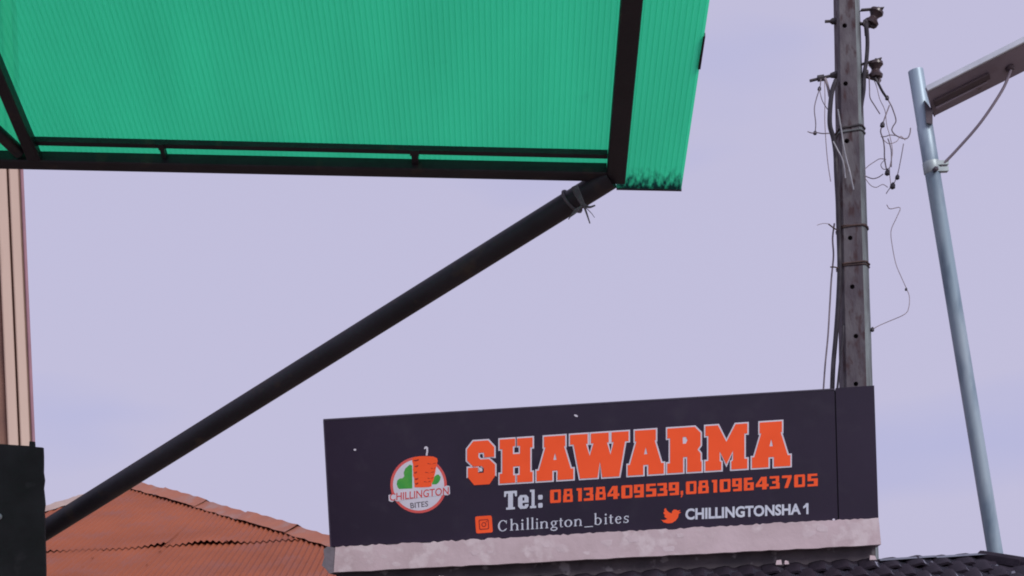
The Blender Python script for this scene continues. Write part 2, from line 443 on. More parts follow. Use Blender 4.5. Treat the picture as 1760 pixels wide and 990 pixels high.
# ------------------------------------------------------------------ cream building at the left edge
BQ = W(60, 765, 9.0)
yaw = R(22)
BX = Vector((math.cos(yaw), math.sin(yaw), 0)); BY = Vector((-math.sin(yaw), math.cos(yaw), 0)); BZ = Vector((0, 0, 1))
TB = frame(Vector((BQ.x, BQ.y, 0)), BX, BY, BZ); TBi = TB.inverted()
def bx_(px): return (TBi @ hit(px, 760, BQ, BY)).x
bld = empty('clad_building', TB, 'cream boarded building corner at the left edge behind the black board', 'building')
HB = 8.0
w = MB(TB); w.box((-2.6, 0.03, 0), (bx_(57), 3.0, HB)); link('wall', w, M_brownwall, bld)
def board(p0, p1, y, mt, nm='cladding_board', y1=0.03):
    b = MB(TB); b.bbox((bx_(p0), y, 0), (bx_(p1), y1, HB - 0.1), 0.006); return link(nm, b, mt, bld)
board(13.5, 31.0, -0.025, M_cream); board(35.0, 51.0, -0.025, M_cream)
board(51.3, 54.5, -0.005, M_tan, 'trim_strip'); board(54.7, 60.3, -0.02, M_mauve, 'shaded_edge', 0.12)  # mauve strip stands for the shaded side face, shade put into its colour
board(-8, -1, -0.02, M_cream); board(-28, -10, -0.025, M_cream); board(-50, -32, -0.025, M_cream)
c = MB(TB); c.box((-2.75, -0.12, HB), (bx_(60)+0.08, 3.1, HB + 0.15)); link('cornice', c, M_cream, bld)

# ------------------------------------------------------------------ shop building: wall, ledge, dark tile roof
BL = W(568, 938, 12.30); BR = W(1509, 890, 11.75); TL = W(556, 722, 12.30)
SX = (BR - BL).normalized(); t0 = TL - BL; SY = (t0 - SX*t0.dot(SX)).normalized(); SN = SX.cross(SY)
TS = frame(BL, SX, SY, SN); TSi = TS.inverted()
def sp(px, py, off=0.0):
    q = TSi @ hit(px, py, BL + SN*off, SN); return (q.x, q.y)
SD = 0.10                                               # the sign's front stands this far from the board plane's back

# the shop keeps plumb: its own upright frame, facing the same way as the sign
HX = Vector((SX.x, SX.y, 0)).normalized(); HZ = Vector((0, 0, 1)); HY = HX.cross(HZ)      # HY towards the street
if HY.y > 0: HY = -HY
shop_o = Vector((BL.x, BL.y, 0))
TH = Matrix.Identity(4)
for i in range(3):
    TH[i][0] = HX[i]; TH[i][1] = -HY[i]; TH[i][2] = HZ[i]; TH[i][3] = shop_o[i]
THi = TH.inverted()                                      # shop frame: x right, y back, z up
def shp(px, py, y):
    q = THi @ hit(px, py, shop_o - HY*y, HY); return q.x, q.z
shop = empty('shop_building', TH, 'shop with a dark wavy tile roof below the plaster ledge and sign', 'shop building')
x0, zb0 = shp(568, 985, -0.05); x1, zb1 = shp(1510, 937, -0.05)
RZ = shp(1180, 983, 0.05)[1]                             # roof line on the wall
XR = shp(1697, 948, 0.05)[0]                             # end of the roof ridge
wl = MB(TH); wl.box((x0 + 0.02, 0.06, 0), (x1 - 0.012, 3.6, (zb0+zb1)/2 + 0.06)); link('wall', wl, M_shopwall, shop)
# plaster ledge: rough top edge smeared over the foot of the sign
def jag(p, q, n, amp, seed):
    rd = random.Random(seed); out = []
    for i in range(n+1):
        t = i/n; out.append((p[0]+(q[0]-p[0])*t + rd.uniform(-.3, .3)*(q[0]-p[0])/n*0.6, p[1]+(q[1]-p[1])*t + rd.uniform(-amp, amp*0.6)))
    return out
lg = MB(TS)
top = jag((577, 940.5), (1511, 890), 150, 1.9, 3); bot = jag((1513, 936.5), (572, 984), 60, 0.9, 4)
lg.prism([[sp(*p, off=0.055) for p in top + bot][::-1]], -0.28, 0.055)
link('ledge', lg, M_plaster, shop)
le = MB(TS)
le.prism([[sp(*p, off=0.05) for p in [(556, 944), (563, 939), (574, 941), (579, 950), (576, 962), (578, 972), (574, 984), (566, 986), (559, 977), (553, 972), (557, 958)]][::-1]], -0.27, 0.050)
link('ledge_end', le, M_cement, shop)
# smears of plaster standing on the ledge face
for i in range(16):
    rd = random.Random(i+40); px = rd.uniform(600, 1490); t = (px-577)/(1511-577)
    yy = 940.5 + (890-940.5)*t + rd.uniform(10, 36); n = 9; rr_ = rd.uniform(6, 15)
    ring = []
    for j in range(n):
        a = 2*math.pi*j/n; q = rr_*rd.uniform(0.55, 1.1); ring.append((px + q*1.1*math.cos(a), yy + q*0.62*math.sin(a)))
    for r2 in ring: pass
    ring = [(a, min(max(b, 942.5 + (892-942.5)*t), 981 + (934-981)*t)) for a, b in ring]
    pm = MB(TS); pm.prism([[sp(a, b, off=0.06) for a, b in ring][::-1]], 0.052, 0.0554 + 0.0005*(i % 3))
    link('plaster_smear', pm, M_smear, shop)

# tile roof: two planes falling to the street and to the back from the roof line; hip at the right
PT = R(21); XL = x0 - 3.2
tr = empty('tile_roof', TH, '', ''); tr.parent = shop; tr.matrix_world = TH
for kk in ('label', 'category'):
    if kk in tr: del tr[kk]
tr.matrix_local = Matrix.Identity(4); 
RY = 0.055                                               # roof line lies against the wall's front
FL = 2.4
ex = FL*math.cos(PT)
dk = MB(TH)
r0, r1 = (XL, RY, RZ), (XR, RY, RZ)
f0, f1 = (XL, RY - ex, RZ - FL*math.sin(PT)), (XR + ex, RY - ex, RZ - FL*math.sin(PT))
b0, b1 = (XL, RY + ex, RZ - FL*math.sin(PT)), (XR + ex, RY + ex, RZ - FL*math.sin(PT))
dk.add([r0, r1, f1, f0], [(0, 1, 2, 3)])
dk.add([Vector(r1), Vector(b1), Vector(f1)], [(0, 1, 2)])
xw = x1 - 0.0
dk.add([(xw, RY, RZ), r1, b1, (xw, RY + ex, RZ - FL*math.sin(PT))], [(0, 1, 2, 3)])
link('roof_deck', dk, M_tile, tr)
wb = MB(TH); wb.box((XL + .3, RY - ex + .35, 0), (x0 + 0.019, 2.5, RZ - FL*math.sin(PT) + 0.05)); wb.box((x1 - 0.011, RY - ex + .35, 0), (XR + ex - .4, RY + ex - .3, RZ - FL*math.sin(PT) + .05))
wb.box((x0 + 0.019, RY - ex + .35, 0), (x1 - 0.011, 0.059, RZ - FL*math.sin(PT) + 0.05))
link('lower_wall', wb, M_house, shop)
# one stone-coated tile (mesh shared by all): a wave with a thick lower lip
TW, TLEN, EXPO = 0.185, 0.27, 0.185
M_tilepan = mat('sky_glint_pan', (0.05, 0.05, 0.065), (0.04, 0.038, 0.055), 14, rough=0.12, spec=1.0)  # paler and glossier than the tile, sky glint partly put into the colour
def tile_mesh():
    n, rws = 8, 3; vs = []; fs = []
    for lay in (0, 1):
        for j in range(rws+1):
            d = TLEN*j/rws
            for i in range(n+1):
                x = -TW/2 + (TW + 0.004)*i/n
                wv = 0.017*math.cos(2*math.pi*(i/n - 0.42)) + 0.005*math.cos(4*math.pi*(i/n - .1))
                z = wv*(0.55 + 0.45*j/rws) + 0.012*j/rws + (0.016 if lay == 0 else -0.004) + (0.004 if j == rws - 1 and lay == 0 else 0)
                vs.append((x, -d, z))
    o = (n+1)*(rws+1)
    for j in range(rws):
        for i in range(n):
            k = j*(n+1)+i
            fs.append((k, k+1, k+n+2, k+n+1)); fs.append((k+o, k+n+1+o, k+n+2+o, k+1+o))
    for i in range(n):
        k = rws*(n+1)+i; fs.append((k, k+1, k+1+o, k+o))
    for j in range(rws):
        for q in (0, n):
            k = j*(n+1)+q; fs.append((k, k+n+1, k+n+1+o, k+o))
    me = bpy.data.meshes.new('roof_tile'); me.from_pydata(vs, [], fs); me.update()
    import bmesh
    bm = bmesh.new(); bm.from_mesh(me); bmesh.ops.recalc_face_normals(bm, faces=bm.faces); bm.to_mesh(me); bm.free()
    smooth(me, 40); me.materials.append(M_tile); me.materials.append(M_tilepan)
    for p in me.polygons:
        c = p.center
        if p.normal.z > .5 and c.x > TW*.08 and c.y < -TLEN*.3: p.material_index = 1
    return me
tme = tile_mesh()
rd = random.Random(11); cnt = 0
for r in range(6):
    d = r*EXPO - 0.02
    xs = x0 - 0.35 + (TW/2)*(r % 2)
    xe = min(XR + max(0, d)*math.cos(PT)*0.9 - 0.05, shp(1790, 960, -0.4)[0])
    x = xs
    while x < xe:
        o = bpy.data.objects.new('roof_tile', tme); COL.objects.link(o); o.parent = tr
        o.location = (x + rd.uniform(-.004, .004), RY - d*math.cos(PT), RZ - d*math.sin(PT) + 0.004 + rd.uniform(0, .007))
        o.rotation_euler = (PT + rd.uniform(-.03, .03), rd.uniform(-.05, .05), rd.uniform(-.05, .05))
        x += TW; cnt += 1
# ridge metal on the free part of the roof line
k = x1 + 0.01
while k < XR - 0.05:
    kk = min(k + 0.42, XR)
    rc = MB(TH)
    rc.add([(k, RY-.10, RZ+.004), (k, RY-.03, RZ+.024), (k, RY+.03, RZ+.024), (k, RY+.10, RZ+.004), (kk, RY-.10, RZ+.012), (kk, RY-.03, RZ+.030), (kk, RY+.03, RZ+.030), (kk, RY+.10, RZ+.012)],
           [(0, 1, 5, 4), (1, 2, 6, 5), (2, 3, 7, 6), (0, 3, 2, 1), (4, 5, 6, 7), (0, 4, 7, 3)])
    link('ridge_cap', rc, M_ridge, tr); k = kk + 0.006

# tiles over the hip, end to end
hv0 = Vector((XR - .04, RY, RZ + .004)); hv1 = Vector((XR + ex*.75, RY - ex*.75, RZ - FL*.75*math.sin(PT) + .012))
for i in range(7):
    a_, c_ = hv0.lerp(hv1, i/7), hv0.lerp(hv1, (i+1.08)/7); tv = (c_-a_).normalized(); sd = tv.cross(Vector((0, 0, 1))).normalized()
    hc = MB(TH); vs = []
    for q_, w2, l2 in ((a_, .075, 0), (c_, .09, .014)):
        for (u_, z_) in ((-1, -.03), (-.75, .025), (-.3, .045), (.3, .045), (.75, .025), (1, -.03)): vs.append(q_ + sd*u_*w2 + Vector((0, 0, z_ + l2)))
    hc.add(vs, [(k, k+1, k+7, k+6) for k in range(5)] + [(0, 6, 11, 5), (0, 5, 4, 3, 2, 1), (6, 7, 8, 9, 10, 11)])
    link('hip_tile', hc, M_tile, tr)
# bits of fallen plaster lying along the roof line
for i, (px, py, s, lab) in enumerate(((640, 986, .05, 'pale plaster lump lying leftmost on the dark tiles under the ledge'), (757, 978, .07, 'flat grey plaster flake on the tiles below the round logo'),
                       (738, 984, .04, 'small pale plaster crumb beside the flat flake below the logo'), (1338, 962, .055, 'pale plaster lump on the tiles under the handle lettering'), (1352, 960, .04, 'small plaster crumb just right of the lump under the handle lettering'), (1500, 953, .05, 'plaster lump at the right foot of the ledge'))):
    X_, Z_ = shp(px, py, -0.03)
    Z_ = RZ + 0.045
    q = MB(TH); rq = random.Random(i)
    vs = []
    for (a, b, c_) in ((-1,-1,-1),(1,-1,-1),(1,1,-1),(-1,1,-1),(-.7,-.6,1),(.6,-.7,1),(.7,.5,1),(-.5,.6,1)):
        vs.append((X_ + a*s*.5*rq.uniform(.7, 1.2), -0.02 + b*s*.3, Z_ - .03 + (c_+1)*s*.35*rq.uniform(.8, 1.2)))
    q.hexa(vs)
    base = TH @ Vector((X_, -0.02, Z_ - .03))
    tag(link('plaster_lump', q, M_plaster, base=base), lab, 'plaster lump', 'plaster lumps fallen below the ledge')

# ------------------------------------------------------------------ the sign
TSG = frame(BL, SX, SY, SN)
sign = empty('shop_sign', TSG, 'long dark purple SHAWARMA sign standing on the plaster ledge', 'sign')
def quad(mb, pts, z0, z1): mb.prism([[sp(*p, off=z1) for p in pts][::-1]], z0, z1); return mb
pm = MB(TS); quad(pm, [(556, 722), (1434, 669), (1440, 895), (568, 940)], -0.09, 0.0)
fp = link('face_panel', pm, M_sign, sign)
pm = MB(TS); quad(pm, [(1436.2, 667), (1502.5, 662.5), (1510, 893), (1442.2, 895)], -0.085, 0.006)
link('end_panel', pm, M_sign, sign)
pm = MB(TS); quad(pm, [(1428, 672), (1446, 670), (1450, 892), (1434, 893)], -0.085, -0.03); link('back_rail', pm, M_sign, sign)
ed = MB(TS); quad(ed, [(555.2, 720.2), (1434, 667.4), (1434, 669.8), (556.2, 723)], -0.092, 0.004); link('top_edge', ed, M_signedge, sign)
ed = MB(TS); quad(ed, [(555.2, 722), (557.4, 723), (569.6, 940), (567.2, 940)], -0.092, 0.003); link('side_edge', ed, M_signedge, sign)
for (px, py, s) in ((610, 773, 3.0), (990, 714.5, 3.2), (1433, 893, 3.0)):
    s_ = MB(TS); s_.prism([[sp(px + s*0.8*math.cos(a)*(1.3 if py < 750 else 1), py + s*0.6*math.sin(a) + (0.35*s*math.cos(a) if py < 750 else 0), off=.004) for a in [-k*math.pi/4 for k in range(8)]]], 0.0005, 0.004)
    link('screw_cap', s_, M_ltwhite, sign)

ZOFF = 0.0015
def bil(Q):
    (ax, ay), (bx2, by2), (cx, cy), (dx, dy) = Q          # top-left, top-right, bottom-left, bottom-right, photo pixels
    def fn(u, v):
        tx, ty = ax+(bx2-ax)*u, ay+(by2-ay)*u; lx, ly = cx+(dx-cx)*u, cy+(dy-cy)*u
        return sp(lx+(tx-lx)*v, ly+(ty-ly)*v)
    return fn
def offset(poly, d):
    """outward offset of a closed loop by d (mitred, limited)"""
    area = sum(poly[i][0]*poly[(i+1) % len(poly)][1]-poly[(i+1) % len(poly)][0]*poly[i][1] for i in range(len(poly)))
    s = 1 if area > 0 else -1; out = []; n = len(poly)
    for i in range(n):
        p, q, r = Vector(poly[i-1]), Vector(poly[i]), Vector(poly[(i+1) % n])
        a = (q-p).normalized(); b = (r-q).normalized()
        na = Vector((a.y, -a.x))*s; nb = Vector((b.y, -b.x))*s
        mm = na+nb
        if mm.length < 0.2: mm = na
        mm.normalize(); k = d/max(0.5, mm.dot(na)); out.append((q.x+mm.x*k, q.y+mm.y*k))
    return out
def shift(loops, fn): return [[fn(*p) for p in l] for l in loops]

# big slab letters, each with its pale outline
G = {
'S': [[(.22,1),(.75,1),(.97,.84),(.97,.62),(.62,.62),(.60,.73),(.41,.73),(.40,.63),(.48,.575),(.78,.575),(1,.44),(1,.18),(.80,0),(.25,0),(.03,.18),(.03,.40),(.38,.40),(.40,.27),(.59,.27),(.60,.37),(.52,.425),(.22,.425),(0,.57),(0,.83)]],
'H': [[(0,1),(.47,1),(.47,.83),(.40,.83),(.40,.65),(.62,.65),(.62,.83),(.53,.83),(.53,1),(1,1),(1,.78),(.93,.78),(.93,.22),(1,.22),(1,0),(.53,0),(.53,.17),(.61,.17),(.61,.37),(.41,.37),(.41,.17),(.47,.17),(.47,0),(0,0),(0,.22),(.08,.22),(.08,.78),(0,.78)]],
'A': [[(.20,1),(.78,1),(.78,.76),(.745,.76),(.93,.24),(1,.24),(1,0),(.57,0),(.57,.22),(.43,.22),(.43,0),(0,0),(0,.24),(.06,.24),(.24,.76),(.20,.76)],[(.5,.62),(.455,.46),(.545,.46)]],
'W': [[(0,1),(.30,1),(.30,.78),(.27,.78),(.335,.50),(.40,.78),(.355,.78),(.355,1),(.66,1),(.66,.78),(.63,.78),(.69,.50),(.745,.78),(.71,.78),(.71,1),(1,1),(1,.78),(.94,.78),(.84,0),(.55,0),(.51,.36),(.47,0),(.17,0),(.06,.78),(0,.78)]],
'R': [[(0,1),(.80,1),(.97,.86),(.97,.58),(.88,.49),(.97,.40),(.97,.22),(1,.22),(1,0),(.58,0),(.58,.34),(.46,.34),(.46,0),(0,0),(0,.22),(.08,.22),(.08,.78),(0,.78)],[(.45,.79),(.54,.79),(.59,.715),(.54,.64),(.45,.64)]],
'M': [[(0,1),(.30,1),(.5,.62),(.72,1),(1,1),(1,.78),(.93,.78),(.93,.22),(1,.22),(1,0),(.62,0),(.62,.18),(.66,.20),(.66,.42),(.5,.12),(.34,.42),(.34,.20),(.38,.18),(.38,0),(0,0),(0,.22),(.07,.22),(.07,.78),(0,.78)]],
}
def topline(x): return 756.3 + (719.6-756.3)*(x-800)/561 + 3.2
def botline(x): return 838.0 + (803.8-838.0)*(x-800)/561 - 3.2
for idx, (ch, a, b) in enumerate((('S', 803, 851), ('H', 859, 915.5), ('A', 922.5, 985.5), ('W', 980, 1080.5), ('A', 1079, 1141), ('R', 1147, 1206), ('M', 1212.5, 1284.5), ('A', 1292.5, 1358.5))):
    Q = ((a, topline(a)), (b, topline(b)), (a, botline(a)), (b, botline(b))); fn = bil(Q)
    # outline worked out in a square-pixel space so that its width is even all round
    wpx, hpx = b-a, botline(a)-topline(a)
    o_ = [(x/wpx, y/hpx) for (x, y) in offset([(x*wpx, y*hpx) for (x, y) in G[ch][0]], 2.5)]
    f_ = MB(TS); f_.prism(G[ch], ZOFF*2, ZOFF*2.8, fn)
    lt = link('letter', f_, M_ltorange, sign)
    k_ = MB(TS); k_.prism([o_], 0.0004, ZOFF*(1.0 + 0.06*idx), fn); link('letter_outline', k_, M_ltwhite, lt)

# telephone numerals
DG = {
'0': [[(.06,1),(.94,1),(1,.92),(1,.08),(.94,0),(.06,0),(0,.08),(0,.92)],[(.36,.2),(.74,.2),(.74,.82),(.36,.82)]],
'8': [[(.08,1),(.92,1),(.95,.55),(1,.5),(1,0),(0,0),(0,.5),(.05,.55)],[(.38,.62),(.68,.62),(.68,.83),(.38,.83)],[(.38,.17),(.72,.17),(.72,.43),(.38,.43)]],
'1': [[(.0,1),(.9,1),(.9,0),(.28,0),(.28,.82),(0,.82)]],
'3': [[(0,1),(.95,1),(.95,.6),(.88,.52),(1,.45),(1,0),(0,0),(0,.19),(.64,.19),(.64,.41),(.25,.41),(.25,.6),(.6,.6),(.6,.82),(0,.82)]],
'4': [[(.42,1),(.85,1),(.85,.42),(1,.42),(1,.22),(.85,.22),(.85,0),(.5,0),(.5,.22),(0,.22),(0,.42)],[(.5,.42),(.5,.76),(.24,.42)]],
'9': [[(0,1),(1,1),(1,0),(.1,0),(.1,.18),(.62,.18),(.62,.36),(0,.36)],[(.36,.55),(.64,.55),(.64,.82),(.36,.82)]],
'5': [[(0,1),(.95,1),(.95,.82),(.34,.82),(.34,.62),(1,.62),(1,0),(0,0),(0,.18),(.62,.18),(.62,.43),(0,.43)]],
'6': [[(0,1),(.85,1),(.85,.82),(.36,.82),(.36,.62),(1,.62),(1,0),(0,0)],[(.36,.18),(.64,.18),(.64,.44),(.36,.44)]],
'7': [[(0,1),(1,1),(1,.8),(.62,.0),(.25,0),(.60,.8),(0,.8)]],
',': [[(.2,.3),(.8,.3),(.8,.06),(.5,-.2),(.2,-.2),(.42,.0),(.2,0)]],
}
spans = [(945.5,964),(968,984.5),(991,1001),(1003.5,1020),(1023.5,1041),(1044,1064.5),(1068,1087),(1089.5,1106.5),(1110.5,1128),(1130,1147),(1149.5,1167),(1168.5,1175.5),(1179,1197),(1200,1218),(1223.5,1233.5),(1237,1255.5),(1258.5,1275),(1278.5,1295.5),(1299,1321),(1323,1340),(1344,1360.5),(1365,1383.5),(1388,1405.5)]
dt = lambda x: 842.2 + (813.8-842.2)*(x-946)/459.5
db = lambda x: 864.8 + (835.2-864.8)*(x-946)/459.5
nm = MB(TS)
for ch, (a, b) in zip('08138409539,08109643705', spans):
    nm.prism(DG[ch], 0.0004, ZOFF, bil(((a, dt(a)), (b, dt(b)), (a, db(a)), (b, db(b)))))
link('phone_number', nm, M_ltorange, sign)
# Tel:
TG = {'T': [[(0,1),(1,1),(1,.70),(.86,.70),(.82,.87),(.69,.87),(.69,.12),(.84,.12),(.84,0),(.16,0),(.16,.12),(.31,.12),(.31,.87),(.18,.87),(.14,.70),(0,.70)]],
'e': [[(.2,.74),(.78,.74),(1,.60),(1,.32),(.42,.32),(.42,.17),(.62,.13),(.66,.24),(1,.24),(.98,.12),(.78,0),(.22,0),(0,.14),(0,.60)],[(.42,.44),(.60,.44),(.60,.61),(.42,.61)]],
'l': [[(0,1),(.74,1),(.74,.12),(1,.12),(1,0),(0,0),(0,.12),(.26,.12),(.26,.88),(0,.88)]]}
tt = lambda x: 844.6 - 0.062*(x-867); tb = lambda x: 876.4 - 0.062*(x-867)
nm = MB(TS)
for ch, a, b in (('T', 866.5, 888.5), ('e', 890.5, 908.5), ('l', 911, 921.5)):
    nm.prism(TG[ch], 0.0004, ZOFF, bil(((a, tt(a)), (b, tt(b)), (a, tb(a)), (b, tb(b)))))
for v0, v1 in ((0.0, .25), (.44, .69)):
    nm.prism([[(0, v0+.04), (.15, v0), (.85, v0), (1, v0+.04), (1, v1-.04), (.85, v1), (.15, v1), (0, v1-.04)]], 0.0004, ZOFF, bil(((925, tt(925)), (932.6, tt(932.6)), (925, tb(925)), (932.6, tb(932.6)))))
link('phone_caption', nm, M_ltgrey, sign)

# serif lettering, strokes in cap-height units
def ring(cx, cy, rx, ry, t, a0, a1, n=18, thin=0.45):
    o_, i_ = [], []
    for k in range(n+1):
        a = a0 + (a1-a0)*k/n
        o_.append((cx+rx*math.cos(a), cy+ry*math.sin(a)))
        i_.append((cx+(rx-t)*math.cos(a), cy+(ry-t*thin)*math.sin(a)))
    return o_, i_
def full(cx, cy, rx, ry, t): o_, i_ = ring(cx, cy, rx, ry, t, 0, 2*math.pi); return [o_[:-1], i_[:-1]]
def arc(cx, cy, rx, ry, t, d0, d1, thin=0.45): o_, i_ = ring(cx, cy, rx, ry, t, R(d0), R(d1), thin=thin); return [o_ + i_[::-1]]
def rect(x0, y0, x1, y1): return [[(x0, y0), (x1, y0), (x1, y1), (x0, y1)]]
ST = .13
def stem(x, y0, y1, foot=True, head='l'):
    s = [rect(x, y0, x+ST, y1)]
    if foot: s.append(rect(x-.08, y0, x+ST+.08, y0+.05))
    if head == 'l': s.append([[(x-.10, y1-.07), (x+.01, y1-.07), (x+.01, y1)]])
    return s
XH = .64
SG = {
'C': (.95, lambda: [arc(.48, .5, .46, .52, .16, 42, 318), [[(.78,.66),(.84,.66),(.84,.98),(.80,.98)]], [[(.78,.10),(.86,.22),(.82,.26),(.74,.14)]]]),
'h': (.88, lambda: stem(.12, 0, 1.08) + stem(.60, 0, .44, head=None) + [arc(.45, .42, .28, .24, .13, 0, 170)]),
'i': (.42, lambda: stem(.14, 0, XH) + [full(.205, .88, .085, .085, .084)[:1]]),
'l': (.40, lambda: stem(.13, 0, 1.08)),
'n': (.88, lambda: stem(.12, 0, XH) + stem(.60, 0, .44, head=None) + [arc(.45, .42, .28, .24, .13, 0, 170)]),
'g': (.72, lambda: [full(.32, .42, .25, .23, .12), arc(.34, -.10, .31, .19, .09, 0, 360, .9), [[(.18,.24),(.26,.24),(.30,.06),(.20,.06)]], rect(.48, .56, .68, .63)]),
't': (.50, lambda: [rect(.16, .10, .16+ST, .84), rect(.04, XH-.06, .44, XH), arc(.32, .13, .16, .14, .11, 180, 330)]),
'o': (.78, lambda: [full(.38, .32, .33, .345, .14)]),
'_': (.82, lambda: [rect(0, -.16, .80, -.09)]),
'b': (.84, lambda: stem(.08, 0.02, 1.08, foot=False) + [arc(.36, .32, .37, .345, .14, -150, 150)]),
'e': (.70, lambda: [arc(.36, .32, .31, .345, .14, 15, 325), rect(.14, .34, .60, .40)]),
's': (.58, lambda: [arc(.29, .47, .21, .18, .10, 40, 270, .8), arc(.27, .17, .23, .18, .10, -130, 90, .8), rect(.44, .46, .49, .64), rect(.05, .0, .10, .2)]),
}
cells = [('C',855.5,873),('h',875.5,893.5),('i',894,902),('l',903.5,911),('l',911.5,919),('i',919.8,926.5),('n',927,944),('g',945.5,959.5),('t',960,968.5),('o',969,985),('n',985.5,1002),('_',1004.5,1019.5),('b',1021,1036),('i',1037.5,1045),('t',1045.5,1055),('e',1056.5,1069),('s',1071,1082)]
nm = MB(TS); ytop = 18.6
bl = lambda x: 913.6 + (898.2-913.6)*(x-855)/227
kz = 0
for ch, a, b in cells:
    wdt, fnc = SG[ch]
    Q = ((a, bl(a)-ytop), (b, bl(b)-ytop), (a, bl(a)), (b, bl(b))); fq = bil(Q)
    for shp_ in fnc():
        kz = (kz+1) % 5
        nm.prism(shp_, 0.0004, ZOFF + 0.0003*kz, lambda x, y: fq(x/wdt, y))
link('page_name', nm, M_ltgrey, sign)

# sans lettering from the built-in font
def font_loops(text, bold=0.0, space=1.0):
    cu = bpy.data.curves.new('lettering', 'FONT'); cu.body = text; cu.offset = bold; cu.space_character = space; cu.resolution_u = 3
    o = bpy.data.objects.new('lettering', cu); COL.objects.link(o)
    bpy.context.view_layer.update()
    me = bpy.data.meshes.new_from_object(o.evaluated_get(bpy.context.evaluated_depsgraph_get()))
    vs = [v.co.copy() for v in me.vertices]; fs = [tuple(p.vertices) for p in me.polygons]
    bpy.data.objects.remove(o); bpy.data.curves.remove(cu); bpy.data.meshes.remove(me)
    xs = [v.x for v in vs]; ys = [v.y for v in vs]; x0, x1, y0, y1 = min(xs), max(xs), min(ys), max(ys)
    return [((v.x-x0)/(x1-x0), (v.y-y0)/(y1-y0)) for v in vs], fs
def font_plate(text, Q, z, bold, arcfn=None):
    vs, fs = font_loops(text, bold); fq = bil(Q); mb = MB(TS)
    pts = []
    for (u, v) in vs:
        if arcfn: u, v = arcfn(u, v)
        x, y = fq(u, v); pts.append((x, y, z))
    mb.add(pts, fs); return mb
link('handle_name', font_plate('CHILLINGTONSHA', ((1178, 874.2), (1376.5, 865.2), (1178, 893.8), (1376.5, 884.3)), ZOFF, 0.034), M_ltgrey, sign)

nm = MB(TS); nm.prism([[(.55, 1), (1, 1), (1, 0), (.60, 0), (.60, .68), (.30, .58), (0, .52), (0, .72), (.32, .84)]], .0004, ZOFF, bil(((1380.5, 865.2), (1389.5, 864.8), (1380.5, 884), (1389.5, 883.6)))); link('handle_digit', nm, M_ltgrey, sign)
# camera badge and bird badge
def pxprism(mb, loops, z0, z1): mb.prism([[sp(*p) for p in l][::-1] for l in loops], z0, z1); return mb
def rrect(cx, cy, w, h, r, rot):
    out = []
    for (sx, sy, a0) in ((1, 1, 0), (-1, 1, 90), (-1, -1, 180), (1, -1, 270)):
        for k in range(4):
            a = R(a0 + 30*k); x = sx*(w-r)+r*math.cos(a); y = sy*(h-r)+r*math.sin(a)
            out.append((cx + x*math.cos(rot)-y*math.sin(rot), cy + x*math.sin(rot)+y*math.cos(rot)))
    return out
def circ(cx, cy, r, n=24, ry=None): return [(cx+r*math.cos(2*math.pi*k/n), cy+(ry or r)*math.sin(2*math.pi*k/n)) for k in range(n)]
rot = R(-4)
bd = MB(TS); pxprism(bd, [rrect(831.8, 901.4, 14.3, 14.6, 3, rot)], 0.0004, ZOFF); badge = link('camera_badge', bd, M_ltorange, sign)
bd = MB(TS); pxprism(bd, [rrect(831.8, 901.4, 8.6, 8.8, 2.2, rot), rrect(831.8, 901.4, 7.0, 7.2, 1.8, rot)], ZOFF, ZOFF*1.6)
pxprism(bd, [circ(831.8, 901.6, 4.2), circ(831.8, 901.6, 2.7)], ZOFF, ZOFF*1.7); pxprism(bd, [circ(836.2, 896.6, 1.1, 10)], ZOFF, ZOFF*1.8)
link('badge_mark', bd, M_ltdred, badge)
bird = [(1144,873),(1146,877),(1149.5,880.5),(1154.5,882.5),(1155.5,878.5),(1158.5,875.8),(1162.5,876.2),(1165,877.6),(1169.5,876.6),(1167,880),(1170.5,880.4),(1166.5,883.4),(1165.5,889),(1161.5,894.6),(1155.5,898.6),(1148,899.6),(1141,897.8),(1136.6,893.6),(1142,894),(1147,891.8),(1143,889.4),(1141.4,886.6),(1144,886.4),(1140.6,883),(1140.4,879.8),(1142.2,880.4),(1141.4,876)]
bd = MB(TS); pxprism(bd, [bird], 0.0004, ZOFF); link('bird_badge', bd, M_ltorange, sign)

# round logo
CX, CY, CR = 719.5, 833.5, 48.5
z = ZOFF
lg_ = MB(TS); pxprism(lg_, [circ(CX, CY, CR, 48)], 0.0004, z); logo = link('round_logo', lg_, M_ltpink, sign)
q = MB(TS); pxprism(q, [circ(CX, CY, CR-4.5, 48)], z, z*1.5); link('logo_disc', q, M_ltwhite, logo)
leaf = [(682,832),(683,826),(687,822.5),(692,822),(695,818.5),(694,812),(697,805),(701,801.5),(704.5,798.5),(708.5,800),(708.8,839.5),(686,840.5),(683.5,837)]
leaf2 = [(742.5,832.5),(744,825),(747,819),(750.5,816),(754,815.5),(757.5,820),(756.5,825),(754,829.5),(750,832.5)]
q = MB(TS); pxprism(q, [leaf], z*1.5, z*2); pxprism(q, [leaf2], z*1.5, z*2); link('logo_leaves', q, M_ltgreen, logo)
cone = [(709,787.5),(714,785.2),(722,784.2),(734,784),(745,784.8),(751,787.5),(752.5,792)]
rdc = random.Random(5)
for k in range(8):
    t = (k+1)/8; cone += [(752 - 9.8*t + rdc.uniform(-1.3, .9), 792 + 44*t)]
cone += [(736,837.3),(724,837.8),(712.5,837.6)]
for k in range(9):
    t = (k+1)/10; cone += [(711.8 - 2.6*t + rdc.uniform(-1.0, 1.2), 837 - 49*t)]
q = MB(TS); pxprism(q, [cone], z*1.5, z*2.2); link('logo_cone', q, M_ltorange, logo)
q = MB(TS)
